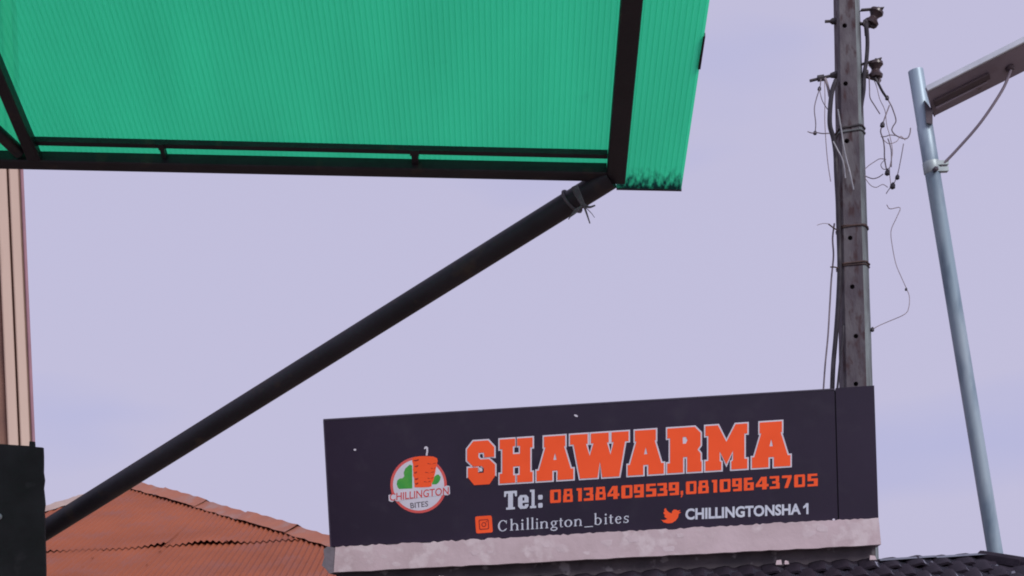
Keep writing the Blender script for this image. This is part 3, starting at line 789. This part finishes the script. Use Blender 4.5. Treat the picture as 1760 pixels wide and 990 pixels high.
for (x, y, wd, s) in ((711,791,9,1),(713,801,6,1),(735,796,14,-1),(731,811,15,-1),(712,812,5,1),(735,821,10,-1),(713,823,6,1),(729,827,11,-1),(714,831,5,1),(741,804,8,-1)):
    pxprism(q, [[(x, y), (x+wd*.5, y-1.3*s+0.6), (x+wd, y-.5*s-1.4), (x+wd, y+.6), (x+wd*.45, y+2.1), (x, y+1.4)]], z*2.2, z*2.5)
link('logo_cone_layers', q, M_ltdred, logo)  # printed dark red marks between the layers of the cone
q = MB(TS); pxprism(q, [[(728.6,770.5),(730.5,767.6),(733.6,767.2),(735.8,769.5),(736,775),(734.8,783),(731.8,783),(733,775),(732.8,771.4),(731.3,771),(730,772.5)]], z*0.4, z*1.9); link('logo_skewer', q, M_ltwhite, logo)
rib = [(668,851),(676,849),(681,848.5),(700,843),(722,840),(745,838),(764,836.5),(768,834.5),(773,835.5),(773.6,849),(770,851.5),(764,851),(745,853),(722,855.5),(700,858.5),(683,862),(679,860),(674,863),(668.5,861)]
q = MB(TS); pxprism(q, [rib], z*2.3, z*2.6); rb = link('logo_ribbon', q, M_ltwhite, logo)
arcf = lambda u, v: (u, v + 0.28*(2*u-1)**2*0 + 0.0)
link('logo_name', font_plate('CHILLINGTON', ((670, 848.5), (771.5, 837), (670, 861.5), (771.5, 850.2)), z*2.8, 0.012), M_ltred, logo)
link('logo_subline', font_plate('BITES', ((705, 864.5), (736, 861), (706, 874), (736, 870.5)), z*1.8, 0.01), M_ltdark, logo)

# ------------------------------------------------------------------ concrete utility pole behind the sign
YP = 13.5
pb_ = W(1473.5, 660, YP); pt_ = W(1455.5, -60, YP)
ax = (pt_ - pb_); gz = (0 - pb_.z)/ax.z; foot = pb_ + ax*gz
SEC = [(-1, -.62), (-.86, -.80), (.36, -.92), (.62, -.72), (1, .10), (1, .62), (.80, .86), (-.82, .86), (-1, .66)]
def pole_at(z):
    t = (z - pb_.z)/ax.z; c_ = pb_ + ax*t
    hw = (27.2 + (20.6-27.2)*t*0.97)*YP/FPX
    return c_, hw
pole = empty('utility_pole', foot, 'weathered concrete utility pole with bolt holes rising behind the sign', 'utility pole')
mb = MB(); n = len(SEC); zs = [0] + [pb_.z - 1 + k*(pt_.z - pb_.z + 1)/24 for k in range(25)]
for z_ in zs:
    c_, hw = pole_at(z_)
    rq = random.Random(int(z_*1000))
    mb.v += [Vector((c_.x + hw*x*(1+rq.uniform(-.012, .012)), c_.y + hw*y, z_)) for (x, y) in SEC]
for i in range(len(zs)-1):
    for k in range(n): mb.f.append((i*n+k, i*n+(k+1) % n, (i+1)*n+(k+1) % n, (i+1)*n+k))
mb.f.append(tuple(range(n))[::-1]); mb.f.append(tuple(range((len(zs)-1)*n, len(zs)*n)))
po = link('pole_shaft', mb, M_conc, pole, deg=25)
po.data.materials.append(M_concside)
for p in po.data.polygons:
    if p.normal.x > 0.5 : p.material_index = 1  # faces turned right take the paler, lit copy of the concrete
# bolt holes cut right through the face
HOLES = [(1458.5, 31), (1460, 132), (1467.5, 401), (1471, 486), (1477, 572), (1477, 655)]
cut = MB()
for (px, py) in HOLES:
    c_ = W(px, py, YP - 0.25); d_ = ray(px, py).normalized()
    cut.lathe(c_, Vector((0, 1, 0)), [(0.021, 0), (0.021, 0.42)], 12)
slot = W(1462, 232, YP - .25)
cut.lathe(slot, Vector((0, 1, 0)), [(0.022, 0), (0.022, .3)], 10)
co = link('cutter', cut, M_conc, pole)
bo = po.modifiers.new('holes', 'BOOLEAN'); bo.object = co; bo.operation = 'DIFFERENCE'; bo.solver = 'EXACT'
bpy.context.view_layer.update()
nme = bpy.data.meshes.new_from_object(po.evaluated_get(bpy.context.evaluated_depsgraph_get()))
po.modifiers.clear(); po.data = nme; nme.name = 'pole_shaft'
bpy.data.objects.remove(co)

def around(py, py2, mt, nm, r=0.008, sag=0.0, over=1.06):
    c0 = W(1465, py, YP).z; c_, hw = pole_at(c0); pts = []
    m_ = 28
    dense = []
    for i in range(n):
        a, b = Vector(SEC[i]), Vector(SEC[(i+1) % n])
        for j in range(3): dense.append(a.lerp(b, j/3))
    dense.append(dense[0])
    dz = (W(1465, py2, YP).z - c0)
    for p in dense:
        pts.append((c_.x + hw*p.x*over, c_.y + hw*p.y*over, c0 + dz*(p.x*.5+.5)))
    b_ = MB(); b_.tube(pts, r, 6); return link(nm, b_, mt, pole, deg=40)
around(226, 221, M_iron, 'pole_band', .009); around(233, 229, M_concside, 'pole_band', .008)
around(393, 394, M_rust, 'wire_binding', .007); around(396, 391, M_rust, 'wire_binding', .005)
around(458, 455, M_rust, 'wire_binding', .008); around(461, 460, M_rust, 'wire_binding', .005)

def P2(pts, Y): return [W(px, py, Y) for (px, py) in pts]
# step bolts on the left
b_ = MB(); b_.tube(P2([(1440, 36), (1418, 37)], YP), .014, 8); b_.lathe(W(1436.5, 36.3, YP), W(1418, 37, YP)-W(1436, 36.3, YP), [(.03, 0), (.03, .03), (.016, .05)], 8); link('bolt', b_, M_iron, pole, deg=40)
b_ = MB(); b_.tube(P2([(1440, 128), (1425, 131), (1392, 139)], YP), .014, 8); b_.lathe(W(1416, 133.5, YP), Vector((-1, 0, -.1)), [(.03, 0), (.03, .055)], 8); b_.lathe(W(1437, 128.5, YP), Vector((-1, 0, -.1)), [(.035, 0), (.022, .05)], 8); link('bolt', b_, M_iron, pole, deg=40)
# shackle insulators with straps on the right
def insulator(px, py, tilt, straps):
    o = W(px, py, YP - .02); axv = Vector((math.sin(tilt), 0, math.cos(tilt)))
    prof = [(.030, -.075), (.062, -.068), (.066, -.045), (.045, -.020), (.036, 0), (.045, .020), (.066, .045), (.062, .068), (.030, .075)]
    b = MB(); b.lathe(o, axv, prof, 14); ins = link('insulator', b, M_porc, pole, deg=45)
    s = MB()
    s.tube([o + axv*.10, o - axv*.10], .011, 8)
    for (sx, sy, h) in straps:
        e_ = W(sx, sy, YP - .02); t_ = o + axv*h
        dirn = (t_ - e_).normalized(); sd = Vector((0, .022, 0)); th = axv*.006
        t_ = t_ + dirn*.05
        s.hexa([e_-sd-th, t_-sd-th, t_+sd-th, e_+sd-th, e_-sd+th, t_-sd+th, t_+sd+th, e_+sd+th])
    link('strap', s, M_iron, ins)
insulator(1502, 30, R(28), ((1479, 17.5, .085), (1474, 39, -.085)))
insulator(1505, 120, R(4), ((1480, 111, .085), (1480, 129, -.085)))
b_ = MB(); b_.lathe(W(1484, 40, YP-.03), Vector((1, 0, 0)), [(.03, 0), (.04, .02), (.03, .05)], 8); b_.lathe(W(1484, 126, YP-.03), Vector((1, 0, 0)), [(.03, 0), (.035, .02), (.03, .04)], 8)
link('bracket_nut', b_, M_iron, pole)
b_ = MB(); b_.hexa([W(px, py, Y_) for Y_ in (YP-.06, YP+.02) for (px, py) in ((1484, 36), (1493, 36), (1492, 62), (1486, 62))]); link('clevis', b_, M_iron, pole)

# wires and cables about the pole: each a thing
def wire(pts, r, mt, name, label, Y=YP - .14, wob=0.0, blobs=(), cat='wire', k=5, dy=0.0, grp=None):
    P = []
    for i, (px, py) in enumerate(pts):
        P.append(W(px, py, Y + wob*math.sin(i*2.4 + px)))
    base = P[0]
    b = MB(); b.tube(spline(P, k), r, 6)
    o = link(name, b, mt, base=base, deg=60); tag(o, label, cat, grp)
    for (px, py, s) in blobs:
        q = MB(); c_ = W(px, py, Y)
        q.lathe(c_ - Vector((.2, 0, 1)).normalized()*s*1.3, Vector((.2, 0.1, 1)), [(s*.3, 0), (s, s*.5), (s*.9, s*1.7), (s*.3, s*2.5)], 8)
        link('wire_connector', q, M_cable, o, deg=50)
    return o
wire([(1437, 137), (1430, 158), (1426.5, 190), (1426.5, 216), (1432, 236), (1436, 262), (1437.5, 300), (1440, 345), (1441, 383), (1443, 454), (1441, 514), (1436.5, 578), (1432, 630), (1429.7, 690)], .021, M_cable, 'power_cable', 'thick black cable bulging down the left side of the concrete pole', Y=YP-.10, cat='cable')
wire([(1489, 40), (1491, 73), (1489, 105), (1485.5, 127), (1484.5, 155), (1480.5, 182), (1477.5, 220), (1476, 260)], .018, M_cable, 'power_cable', 'black cable running down between the two insulators on the right of the pole', Y=YP-.06, cat='cable')
wire([(1434, 384), (1431, 410), (1432.5, 440), (1429, 478), (1426, 528), (1423, 578), (1418, 630), (1414, 690)], 0.0076, M_wire, 'hanging_wire', 'thin grey wire hanging leftmost from the pole down behind the sign', Y=YP-.05)
wire([(1449, 560), (1448, 585), (1444, 620), (1437, 690)], .010, M_cable, 'hanging_wire', 'short dark wire between the black cable and the pole just above the sign', Y=YP-.16)
wire([(1440, 188), (1447, 230), (1452, 262), (1460, 293), (1467, 326)], .0065, M_pale, 'loose_wire', 'pale wire slanting across the pole face below its band', Y=YP-.16)
wire([(1432, 243), (1440, 258), (1447, 272), (1451, 288), (1453, 306)], .006, M_pale, 'loose_wire', 'shorter pale wire curling onto the pole from its left edge', Y=YP-.18)
wire([(1411, 136), (1409, 151), (1403, 170), (1399.7, 188), (1402, 212), (1401, 229)], 0.0047, M_wire, 'loose_wire', 'thin wire dropping from the tip of the left step bolt', Y=YP-.02, blobs=((1408.5, 152, .017), (1401, 228, .017)))
wire([(1388, 226), (1395, 228.5), (1404, 228), (1414, 229.5), (1427, 229)], 0.0047, M_wire, 'loose_wire', 'short level wire sticking out left of the pole band', Y=YP-.03)
wire([(1417, 136), (1418, 172), (1417.5, 205), (1420, 250), (1423, 281), (1427.6, 312)], 0.0036, M_faint, 'loose_wire', 'faint thin wire hanging left of the black cable', Y=YP+.02)
wire([(1418, 134), (1423, 150), (1426, 166)], .012, M_wire, 'loose_wire', 'short stub of grey wire below the left step bolt', Y=YP-.06)
wire([(1504, 133), (1510, 144), (1516, 156), (1524, 168)], .011, M_cable, 'loose_wire', 'dark wire tail right below the lower insulator', Y=YP-.05)
wire([(1513, 134), (1511, 146), (1516, 155)], 0.0051, M_wire, 'loose_wire', 'tiny wire loop at the bottom of the lower insulator', Y=YP-.05)
wire([(1524, 168), (1530, 178), (1534.5, 188), (1540, 207), (1535, 217), (1533, 224), (1539, 232), (1552, 238), (1560, 237), (1564, 229), (1565, 220)], 0.0055, M_wire, 'loose_wire', 'longest dangling wire right of the pole, its end hooked upward', Y=YP-.05, blobs=((1525, 168, .018),))
wire([(1493.8, 132), (1494.5, 152), (1495.5, 168), (1503, 181), (1512.4, 196)], 0.0051, M_wire, 'loose_wire', 'kinked thin wire nearest the pole under the lower insulator', Y=YP-.08)
wire([(1528.7, 181), (1522, 199), (1517, 214), (1513.6, 226), (1518, 240), (1520, 255), (1520.5, 274), (1525, 298)], 0.0059, M_wire, 'loose_wire', 'dangling wire ending in a dark joint at mid length of the tangle', Y=YP-.07, blobs=((1517, 214, .022), (1525.5, 296, .024)))
wire([(1514, 235), (1522, 234.5), (1530, 232), (1540, 233)], 0.0043, M_wire, 'loose_wire', 'short level wire crossing the tangle right of the pole', Y=YP-.09)
wire([(1526, 238), (1530, 250), (1532, 262), (1532, 287)], 0.0051, M_wire, 'loose_wire', 'short straight wire hanging low in the middle of the tangle', Y=YP-.03)
wire([(1553, 247), (1548, 275), (1542.6, 300), (1535, 318), (1529, 324), (1523, 333)], 0.0041, M_wire, 'loose_wire', 'lowest wire of the tangle with two dark joints on it', Y=YP-.11, blobs=((1542.6, 304, .02), (1534.5, 319, .025)))
wire([(1486, 291), (1494, 284), (1503, 278), (1512, 273), (1523, 274)], 0.0036, M_faint, 'loose_wire', 'faint upper wire springing right from the pole below the tangle', Y=YP-.06)
wire([(1484, 301), (1493, 305), (1501, 307), (1510, 304.5), (1518, 299)], 0.0044, M_wire, 'loose_wire', 'lower curled wire springing right from the pole below the tangle', Y=YP-.04)
wire([(1524, 352), (1530, 359), (1547, 357), (1541, 374), (1531.5, 397), (1534, 425), (1540, 454), (1549, 476), (1558, 496), (1563, 510), (1562, 528), (1555, 540), (1526, 553), (1510, 560), (1497, 568)], 0.0036, M_faint, 'loose_wire', 'long thin wire bowing out right of the pole at mid height', Y=YP-.02, blobs=((1557.5, 497, .012), (1499.5, 566, .018)))
wire([(1424, 385), (1433, 392), (1440, 396)], .006, M_rust, 'loose_wire', 'rusty wire end sticking out left at the upper binding', Y=YP-.12)
wire([(1427, 459), (1434, 459), (1441, 461)], .006, M_rust, 'loose_wire', 'rusty wire end sticking out left at the lower binding', Y=YP-.12)

wire([(1500, 132), (1507, 150), (1512, 170), (1521, 190), (1524, 214), (1530, 236), (1534, 262), (1529, 290), (1531, 318)], 0.0032, M_faint, 'loose_wire', 'faint thin strand hanging the full length of the tangle from the lower insulator', Y=YP-.0)
wire([(1519, 241), (1528, 247), (1541, 243), (1548, 234), (1556, 241)], 0.0032, M_faint, 'loose_wire', 'faint thin strand weaving level through the middle of the tangle', Y=YP-.10)
wire([(1521, 274), (1514, 283), (1519, 291), (1529, 288), (1532, 279)], 0.0034, M_wire, 'loose_wire', 'small loop of wire just above the lowest left joint of the tangle', Y=YP-.08)
wire([(1486, 305), (1496, 318), (1506, 322), (1517, 317), (1526, 322)], 0.0031, M_faint, 'loose_wire', 'faint lowest strand springing right from the pole beneath the tangle', Y=YP-.05)
wire([(1408, 152), (1413, 172), (1421, 186), (1426, 190)], 0.0036, M_wire, 'loose_wire', 'thin strand slanting from the left bolt wire to the black cable', Y=YP-.05)
wire([(1426, 385), (1415, 384), (1404, 387)], 0.0026, M_faint, 'loose_wire', 'hair thin wire sticking far out left at the upper binding', Y=YP-.1)

# ------------------------------------------------------------------ street lamp
YL = 13.0
lt_ = W(1573.7, 121, YL); lb_ = W(1709.5, 945, YL)
la = lb_ - lt_; lfoot = lt_ + la*((0 - lt_.z)/la.z)
lamp = empty('street_lamp', lfoot, 'leaning bluish steel street lamp with a solar lamp panel at the right edge', 'street lamp')
LR = 12.9*YL/FPX
def lpt(py): return lt_ + la*((py-121)/(945-121))
adir = la.normalized()
b_ = MB(); b_.lathe(lt_, adir, [(LR*.86, 0.35), (LR*.86, 0.01), (LR*.98, 0), (LR, 0.01), (LR, (lpt(216)-lt_).length), (LR*1.05, (lpt(217.5)-lt_).length), (LR*1.05, (lpt(297)-lt_).length), (LR*1.0, (lpt(299)-lt_).length), (LR*1.02, (lfoot-lt_).length)], 24)
link('lamp_post', b_, M_galv, lamp, deg=35)
b_ = MB(); b_.lathe(lpt(278), adir, [(LR*1.06, 0), (LR*1.12, .01), (LR*1.12, .09), (LR*1.06, .10)], 20)
for (px, py) in ((1615, 281), (1615, 292)):
    c_ = W(px, py, YL - .03); b_.hexa([c_ + Vector((sx*.05+.02, sy*.03, sz*.018)) for sy in (-1, 1) for (sx, sz) in ((-1, -1), (1, -1), (1, 1), (-1, 1))])
clamp = link('clamp', b_, M_clamp, lamp, deg=35)
b_ = MB(); b_.lathe(W(1607, 292, YL-.075), Vector((0, -1, 0)), [(.024, 0), (.024, .03), (.01, .04)], 6); link('clamp_bolt', b_, M_galvdark, clamp)
# panel: long box tilted, underside to the street
A1 = W(1602, 179, YL - .12); A2 = W(1905, 27, YL - .55)
pu = (A2 - A1).normalized()
wv_ = Vector((-0.035, -0.27, 0.135)); wv_ = (wv_ - pu*wv_.dot(pu)).normalized(); pn = pu.cross(wv_)
if pn.z < 0: pn = -pn                                    # pn: top side
LEN = (A2-A1).length; HWD = 0.158
TP = frame(A1, pu, wv_, pn)
b_ = MB(TP); b_.bbox((0, -HWD, 0), (LEN, HWD, .05), .008); panel = link('lamp_panel', b_, M_lampgrey, lamp)
b_ = MB(TP); b_.bbox((-.004, HWD+.001, -.002), (LEN, HWD + .022, .056), .004); link('panel_frame', b_, M_lampedge, panel)
b_ = MB(TP); b_.bbox((-.012, -HWD, -.003), (-.001, HWD, .054), .003); link('panel_end', b_, M_lampgrey, panel)
b_ = MB(TP); b_.bbox((.02, -.022, -.028), (.50, .050, -.001), .008); lens = link('lamp_lens', b_, M_lampdark, panel)
b_ = MB(TP); b_.bbox((.02, -.055, -.036), (.47, -.024, -.001), .006); link('lens_rim', b_, M_lampgrey, panel)
TPi = TP.inverted(); sb_ = TPi @ hit(1735.5, 116, A1, pn); ns_ = TPi @ hit(1683, 149, A1, pn)
b_ = MB(TP); b_.lathe((sb_.x, sb_.y, 0.002), (0, 0, -1), [(.04, 0), (.04, .02), (.022, .035)], 12); link('cable_gland', b_, M_lampdark, panel, deg=40)
b_ = MB(TP); b_.lathe((ns_.x, ns_.y, 0.002), (0, 0, -1), [(.02, 0), (.02, .015), (.01, .02)], 10); link('sensor', b_, M_lampdark, panel, deg=40)
b_ = MB(); b_.hexa([W(px, py, Y_) for Y_ in (YL-.10, YL+.06) for (px, py) in ((1589, 172), (1603, 190), (1603, 213), (1592, 211))]); link('bracket', b_, M_galvdark, lamp)
gp = TP @ Vector((sb_.x, sb_.y, -.03))
b_ = MB(); b_.tube(spline([gp] + P2([(1722, 156)], YL-.28) + P2([(1685, 211)], YL-.2) + P2([(1645, 257)], YL-.1) + P2([(1618, 285)], YL-.04), 6), .0125, 8); link('supply_cable', b_, M_lampcable, lamp, deg=60)

# ------------------------------------------------------------------ green canopy overhead
Y0 = 4.3
dv = ray(885, 2240).normalized()                         # the way the ribs run, falling away from the viewer
ca = W(0, 287, Y0); cb = W(990, 317, Y0)
CXv = (cb - ca); CXv = (CXv - dv*CXv.dot(dv)).normalized(); CYv = -dv; CZv = CXv.cross(CYv)
if CZv.z < 0: CZv = -CZv
corner = W(1059, 319, Y0)
corner = hit(1059, 319, cb, CZv)
TC = frame(corner, CXv, CXv.cross(CZv)*-1, CZv)
TC = frame(corner, CXv, CYv, CZv); TCi = TC.inverted()
def cp(px, py, h=0.0):
    q = TCi @ hit(px, py, corner + CZv*h, CZv); return q.x, q.y
canopy = empty('green_canopy', TC, 'translucent green ribbed canopy on a black steel frame filling the upper left', 'canopy')
ND = 3.6                                                 # how far it reaches back over the viewer
XLc = cp(-520, 285)[0]
rx0, rx1 = cp(1043, 300)[0], cp(1076, 300)[0]
yfar = cp(500, 302)[1] - 0.002
_, ya = cp(100, 290); _, yb2 = cp(900, 314)
y_edge = (ya + yb2)/2
b_ = MB(TC); b_.bbox((XLc, y_edge, 0), (rx0 - .001, y_edge + .038, .0385), .003); link('front_beam', b_, M_black, canopy)
b_ = MB(TC); b_.bbox((rx0, y_edge - .004, -.002), (rx1, ND, .0385), .003); link('rafter', b_, M_black, canopy)
# purlin, a little out of parallel
pa, pb3 = cp(58, 250.0, .0205), cp(1043, 273.0, .0205)
sl_ = (pb3[1]-pa[1])/(pb3[0]-pa[0])
xa, xb = cp(45, 251)[0], rx0 - .001
ya_, yb_ = pa[1] + sl_*(xa-pa[0]), pa[1] + sl_*(xb-pa[0])
b_ = MB(TC); b_.hexa([(xa, ya_, .0205), (xb, yb_, .0205), (xb, yb_+.016, .0205), (xa, ya_+.016, .0205), (xa, ya_, .0385), (xb, yb_, .0385), (xb, yb_+.016, .0385), (xa, ya_+.016, .0385)]); link('purlin', b_, M_black, canopy)
for (px, py, w_) in ((276, 256, .006), (712, 268, .009)):
    x_, y_ = cp(px, py, .01); yp = pa[1] + sl_*(x_-pa[0])
    b_ = MB(TC); b_.box((x_-w_, y_edge+.0385, .016), (x_+w_, yp - .0005, .037)); b_.box((x_-w_*1.4, yp - .001, .015), (x_+w_*1.4, yp + .020, .0203)); link('spacer', b_, M_black, canopy)
# left rafter and its gusset
lx0, lx1 = cp(20, 215, 0)[0], cp(41, 215, 0)[0]
b_ = MB(TC); b_.bbox((lx0, y_edge + .0385, .0), (lx1, ND, .0385), .003); link('rafter', b_, M_black, canopy)
b_ = MB(TC); b_.prism([[(lx1+.0005, y_edge+.039), (cp(56, 243)[0], y_edge+.039), (cp(52, 233)[0], y_edge+.085), (lx1+.0005, y_edge+.16)]], .002, .012); link('gusset', b_, M_black, canopy)
b_ = MB(TC); b_.bbox((XLc, ND, -.01), (cp(1170, 320)[0], ND + .06, .0300), .003); link('rear_beam', b_, M_black, canopy)
for xm in (1.3, 2.5):
    b_ = MB(TC); b_.bbox((lx1+.001, xm, .012), (rx0-.001, xm+.03, .0300), .002)
    if xm > 2: link('purlin', b_, M_black, canopy)
# braces
bt = W(1049, 305, Y0 - .01); be = W(46, 931, 5.2)
b_ = MB(); b_.tube([bt, bt.lerp(be, .5), be], .0335, 20); link('brace', b_, M_black, canopy, deg=40)
bt2 = hit(34, 262, corner + CZv*.019, CZv); be2 = hit(-330, -75, corner + CZv*.019, CZv)
b_ = MB(); b_.tube([bt2, bt2.lerp(be2, .5), be2], .0185, 16); link('brace', b_, M_black, canopy, deg=40)
xo = (TCi @ be2).x
b_ = MB(TC); b_.bbox((xo - .045, y_edge + .0385, .0), (xo - .005, ND, .0385), .003); link('rafter', b_, M_black, canopy)
# post that carries the brace, behind the black board
pz = W(46, 931, 5.2)
b_ = MB(); b_.bbox((pz.x - .10, 5.15, 0), (pz.x + .02, 5.27, pz.z + .12), .004); link('post', b_, M_black, canopy)
for xx in (XLc + .1,):
    q = TC @ Vector((xx, ND - .1, 0)); b_ = MB(); b_.bbox((q.x - .03, q.y - .03, 0), (q.x + .03, q.y + .03, q.z + .02), .003); link('post', b_, M_black, canopy)
# twin-wall sheets: lower skin, webs, upper skin
HS, TK, RIBW = .0400, .010, .0150
def twin(xa, xb, y0, y1, dirt=None):
    sk = MB(TC); nseg = 4
    ys = [y0] + ([y0 + .02, y0 + .06, y0 + .10] if dirt else []) + [y0 + (y1-y0)*k/nseg for k in range(1, nseg+1)]
    for y_ in ys: sk.v += [Vector((xa, y_, HS)), Vector((xb, y_, HS))]
    for i in range(len(ys)-1): sk.f.append((2*i, 2*i+1, 2*i+3, 2*i+2))
    s = link('roof_sheet', sk, M_polyskin, canopy)
    at = s.data.attributes.new('channel_dirt', 'FLOAT', 'POINT')
    if dirt:
        for i, v in enumerate(s.data.vertices):
            at.data[i].value = {0: 1.0, 1: 0.75, 2: .22}.get(i//2, 0.0)
    up = MB(TC); up.add([(xa, y0, HS+TK), (xb, y0, HS+TK), (xb, y1, HS+TK), (xa, y1, HS+TK)], [(0, 1, 2, 3)])
    link('upper_skin', up, M_polyweb, s)
    wb_ = MB(TC); x = xa
    while x <= xb + 1e-6:
        wb_.add([(x-.0008, y0, HS+.0003), (x+.0008, y0, HS+.0003), (x+.0008, y1, HS+.0003), (x-.0008, y1, HS+.0003), (x-.0008, y0, HS+TK-.0003), (x+.0008, y0, HS+TK-.0003), (x+.0008, y1, HS+TK-.0003), (x-.0008, y1, HS+TK-.0003)], [(0,1,2,3),(4,5,6,7),(0,1,5,4),(1,2,6,5),(2,3,7,6),(3,0,4,7)])
        x += RIBW
    w_ = link('sheet_webs', wb_, M_polyweb2, s); w_['kind'] = 'stuff'
    return s
xm = cp(1060, 300, HS)[0]
fl = cp(1171, 325.5, HS)
twin(XLc, xm - .002, y_edge + .006, ND + .1)
s2 = twin(xm + .002, fl[0], fl[1], ND + .1, dirt=True)
# dark closing strip on the free end of the right-hand sheet, and a scrap of black tape on its edge
b_ = MB(TC); b_.box((xm + .003, fl[1] - .004, HS - .004), (fl[0] + .001, fl[1] - .0005, HS + TK + .002)); link('end_strip', b_, M_black, canopy)
x_, y_ = cp(1201, 88, HS); b_ = MB(TC); b_.hexa([(fl[0]-.004, y_-.06, HS-.002), (fl[0]+.003, y_-.06, HS-.002), (fl[0]+.003, y_+.05, HS-.002), (fl[0]-.002, y_+.05, HS-.002), (fl[0]-.004, y_-.06, HS+TK+.002), (fl[0]+.003, y_-.06, HS+TK+.002), (fl[0]+.003, y_+.05, HS+TK+.002), (fl[0]-.002, y_+.05, HS+TK+.002)]); link('tape_scrap', b_, M_board, canopy)

# frayed cord tied round the top of the brace
bd_ = (be - bt).normalized(); kc = bt.lerp(be, 0.055)
cord = empty('tied_cord', kc, 'frayed dark cord tied round the upper end of the diagonal brace', 'cord')
s1 = bd_.orthogonal().normalized(); s2_ = bd_.cross(s1)
cd = MB(); cd.tube([kc + bd_*.008*math.sin(a) + (s1*math.cos(a) + s2_*math.sin(a))*.0365 for a in [2*math.pi*k/24 for k in range(25)]], .0045, 6)
link('cord_loop', cd, M_cord, cord, deg=50)
yk = Y0 - .045
for pts, q in (([(1003, 352), (1008, 366), (1014, 384)], .0035), ([(1001, 350), (1012, 356), (1023, 353)], .0045), ([(1000, 354), (991, 364), (981, 372)], .004), ([(999, 356), (989, 361), (977, 377)], .003),
               ([(986, 321), (993, 338), (1001, 352)], .008), ([(990, 320), (998, 338), (1005, 354)], .006), ([(1003, 353), (1016, 366), (1022, 374)], .0013)):
    cd = MB(); cd.tube(spline(P2(pts, yk), 4), [q*(1 - .5*k/8) for k in range(9)], 6)
    link('cord_end', cd, M_cord, cord, deg=50)

# ------------------------------------------------------------------ black board at the left edge
YB = 4.85
def bp(px, py): q = W(px, py, YB); return (q.x, q.z)
rdb = random.Random(9)
edge = [(73.5 + 4.5*k/16 + rdb.uniform(-1.1, 1.3)*(1 if k < 11 else .3), 770 + 220*k/16) for k in range(1, 17)]
topj = [(-140, 757), (-60, 759.5), (0, 763), (22, 764.6), (50, 766.4), (50.5, 758.5), (58.5, 758.8), (59, 767.8), (73.2, 769)]
lo_ = [(W(78.5, 990, YB).x, 0.0), (W(-140, 990, YB).x, 0.0)]
poly = [bp(*p) for p in topj + edge] + lo_
TBB = frame(Vector((0, YB, 0)), Vector((1, 0, 0)), Vector((0, 0, 1)), Vector((0, -1, 0)))
b_ = MB(TBB); b_.prism([poly[::-1]], -.014, 0.0)
bq = empty('black_board', Vector((bp(0, 800)[0], YB, 0)), 'tall black painted board with a ragged side standing at the lower left edge', 'board')
link('panel', b_, M_board, bq)
b_ = MB(); b_.lathe(W(-1.5, 888, YB - .002), Vector((0, -1, 0)), [(.010, 0), (.010, .003), (.006, .008)], 12); link('bolt_head', b_, M_pale, bq, deg=40)

print('tiles', cnt, 'objects', len(sc.objects))
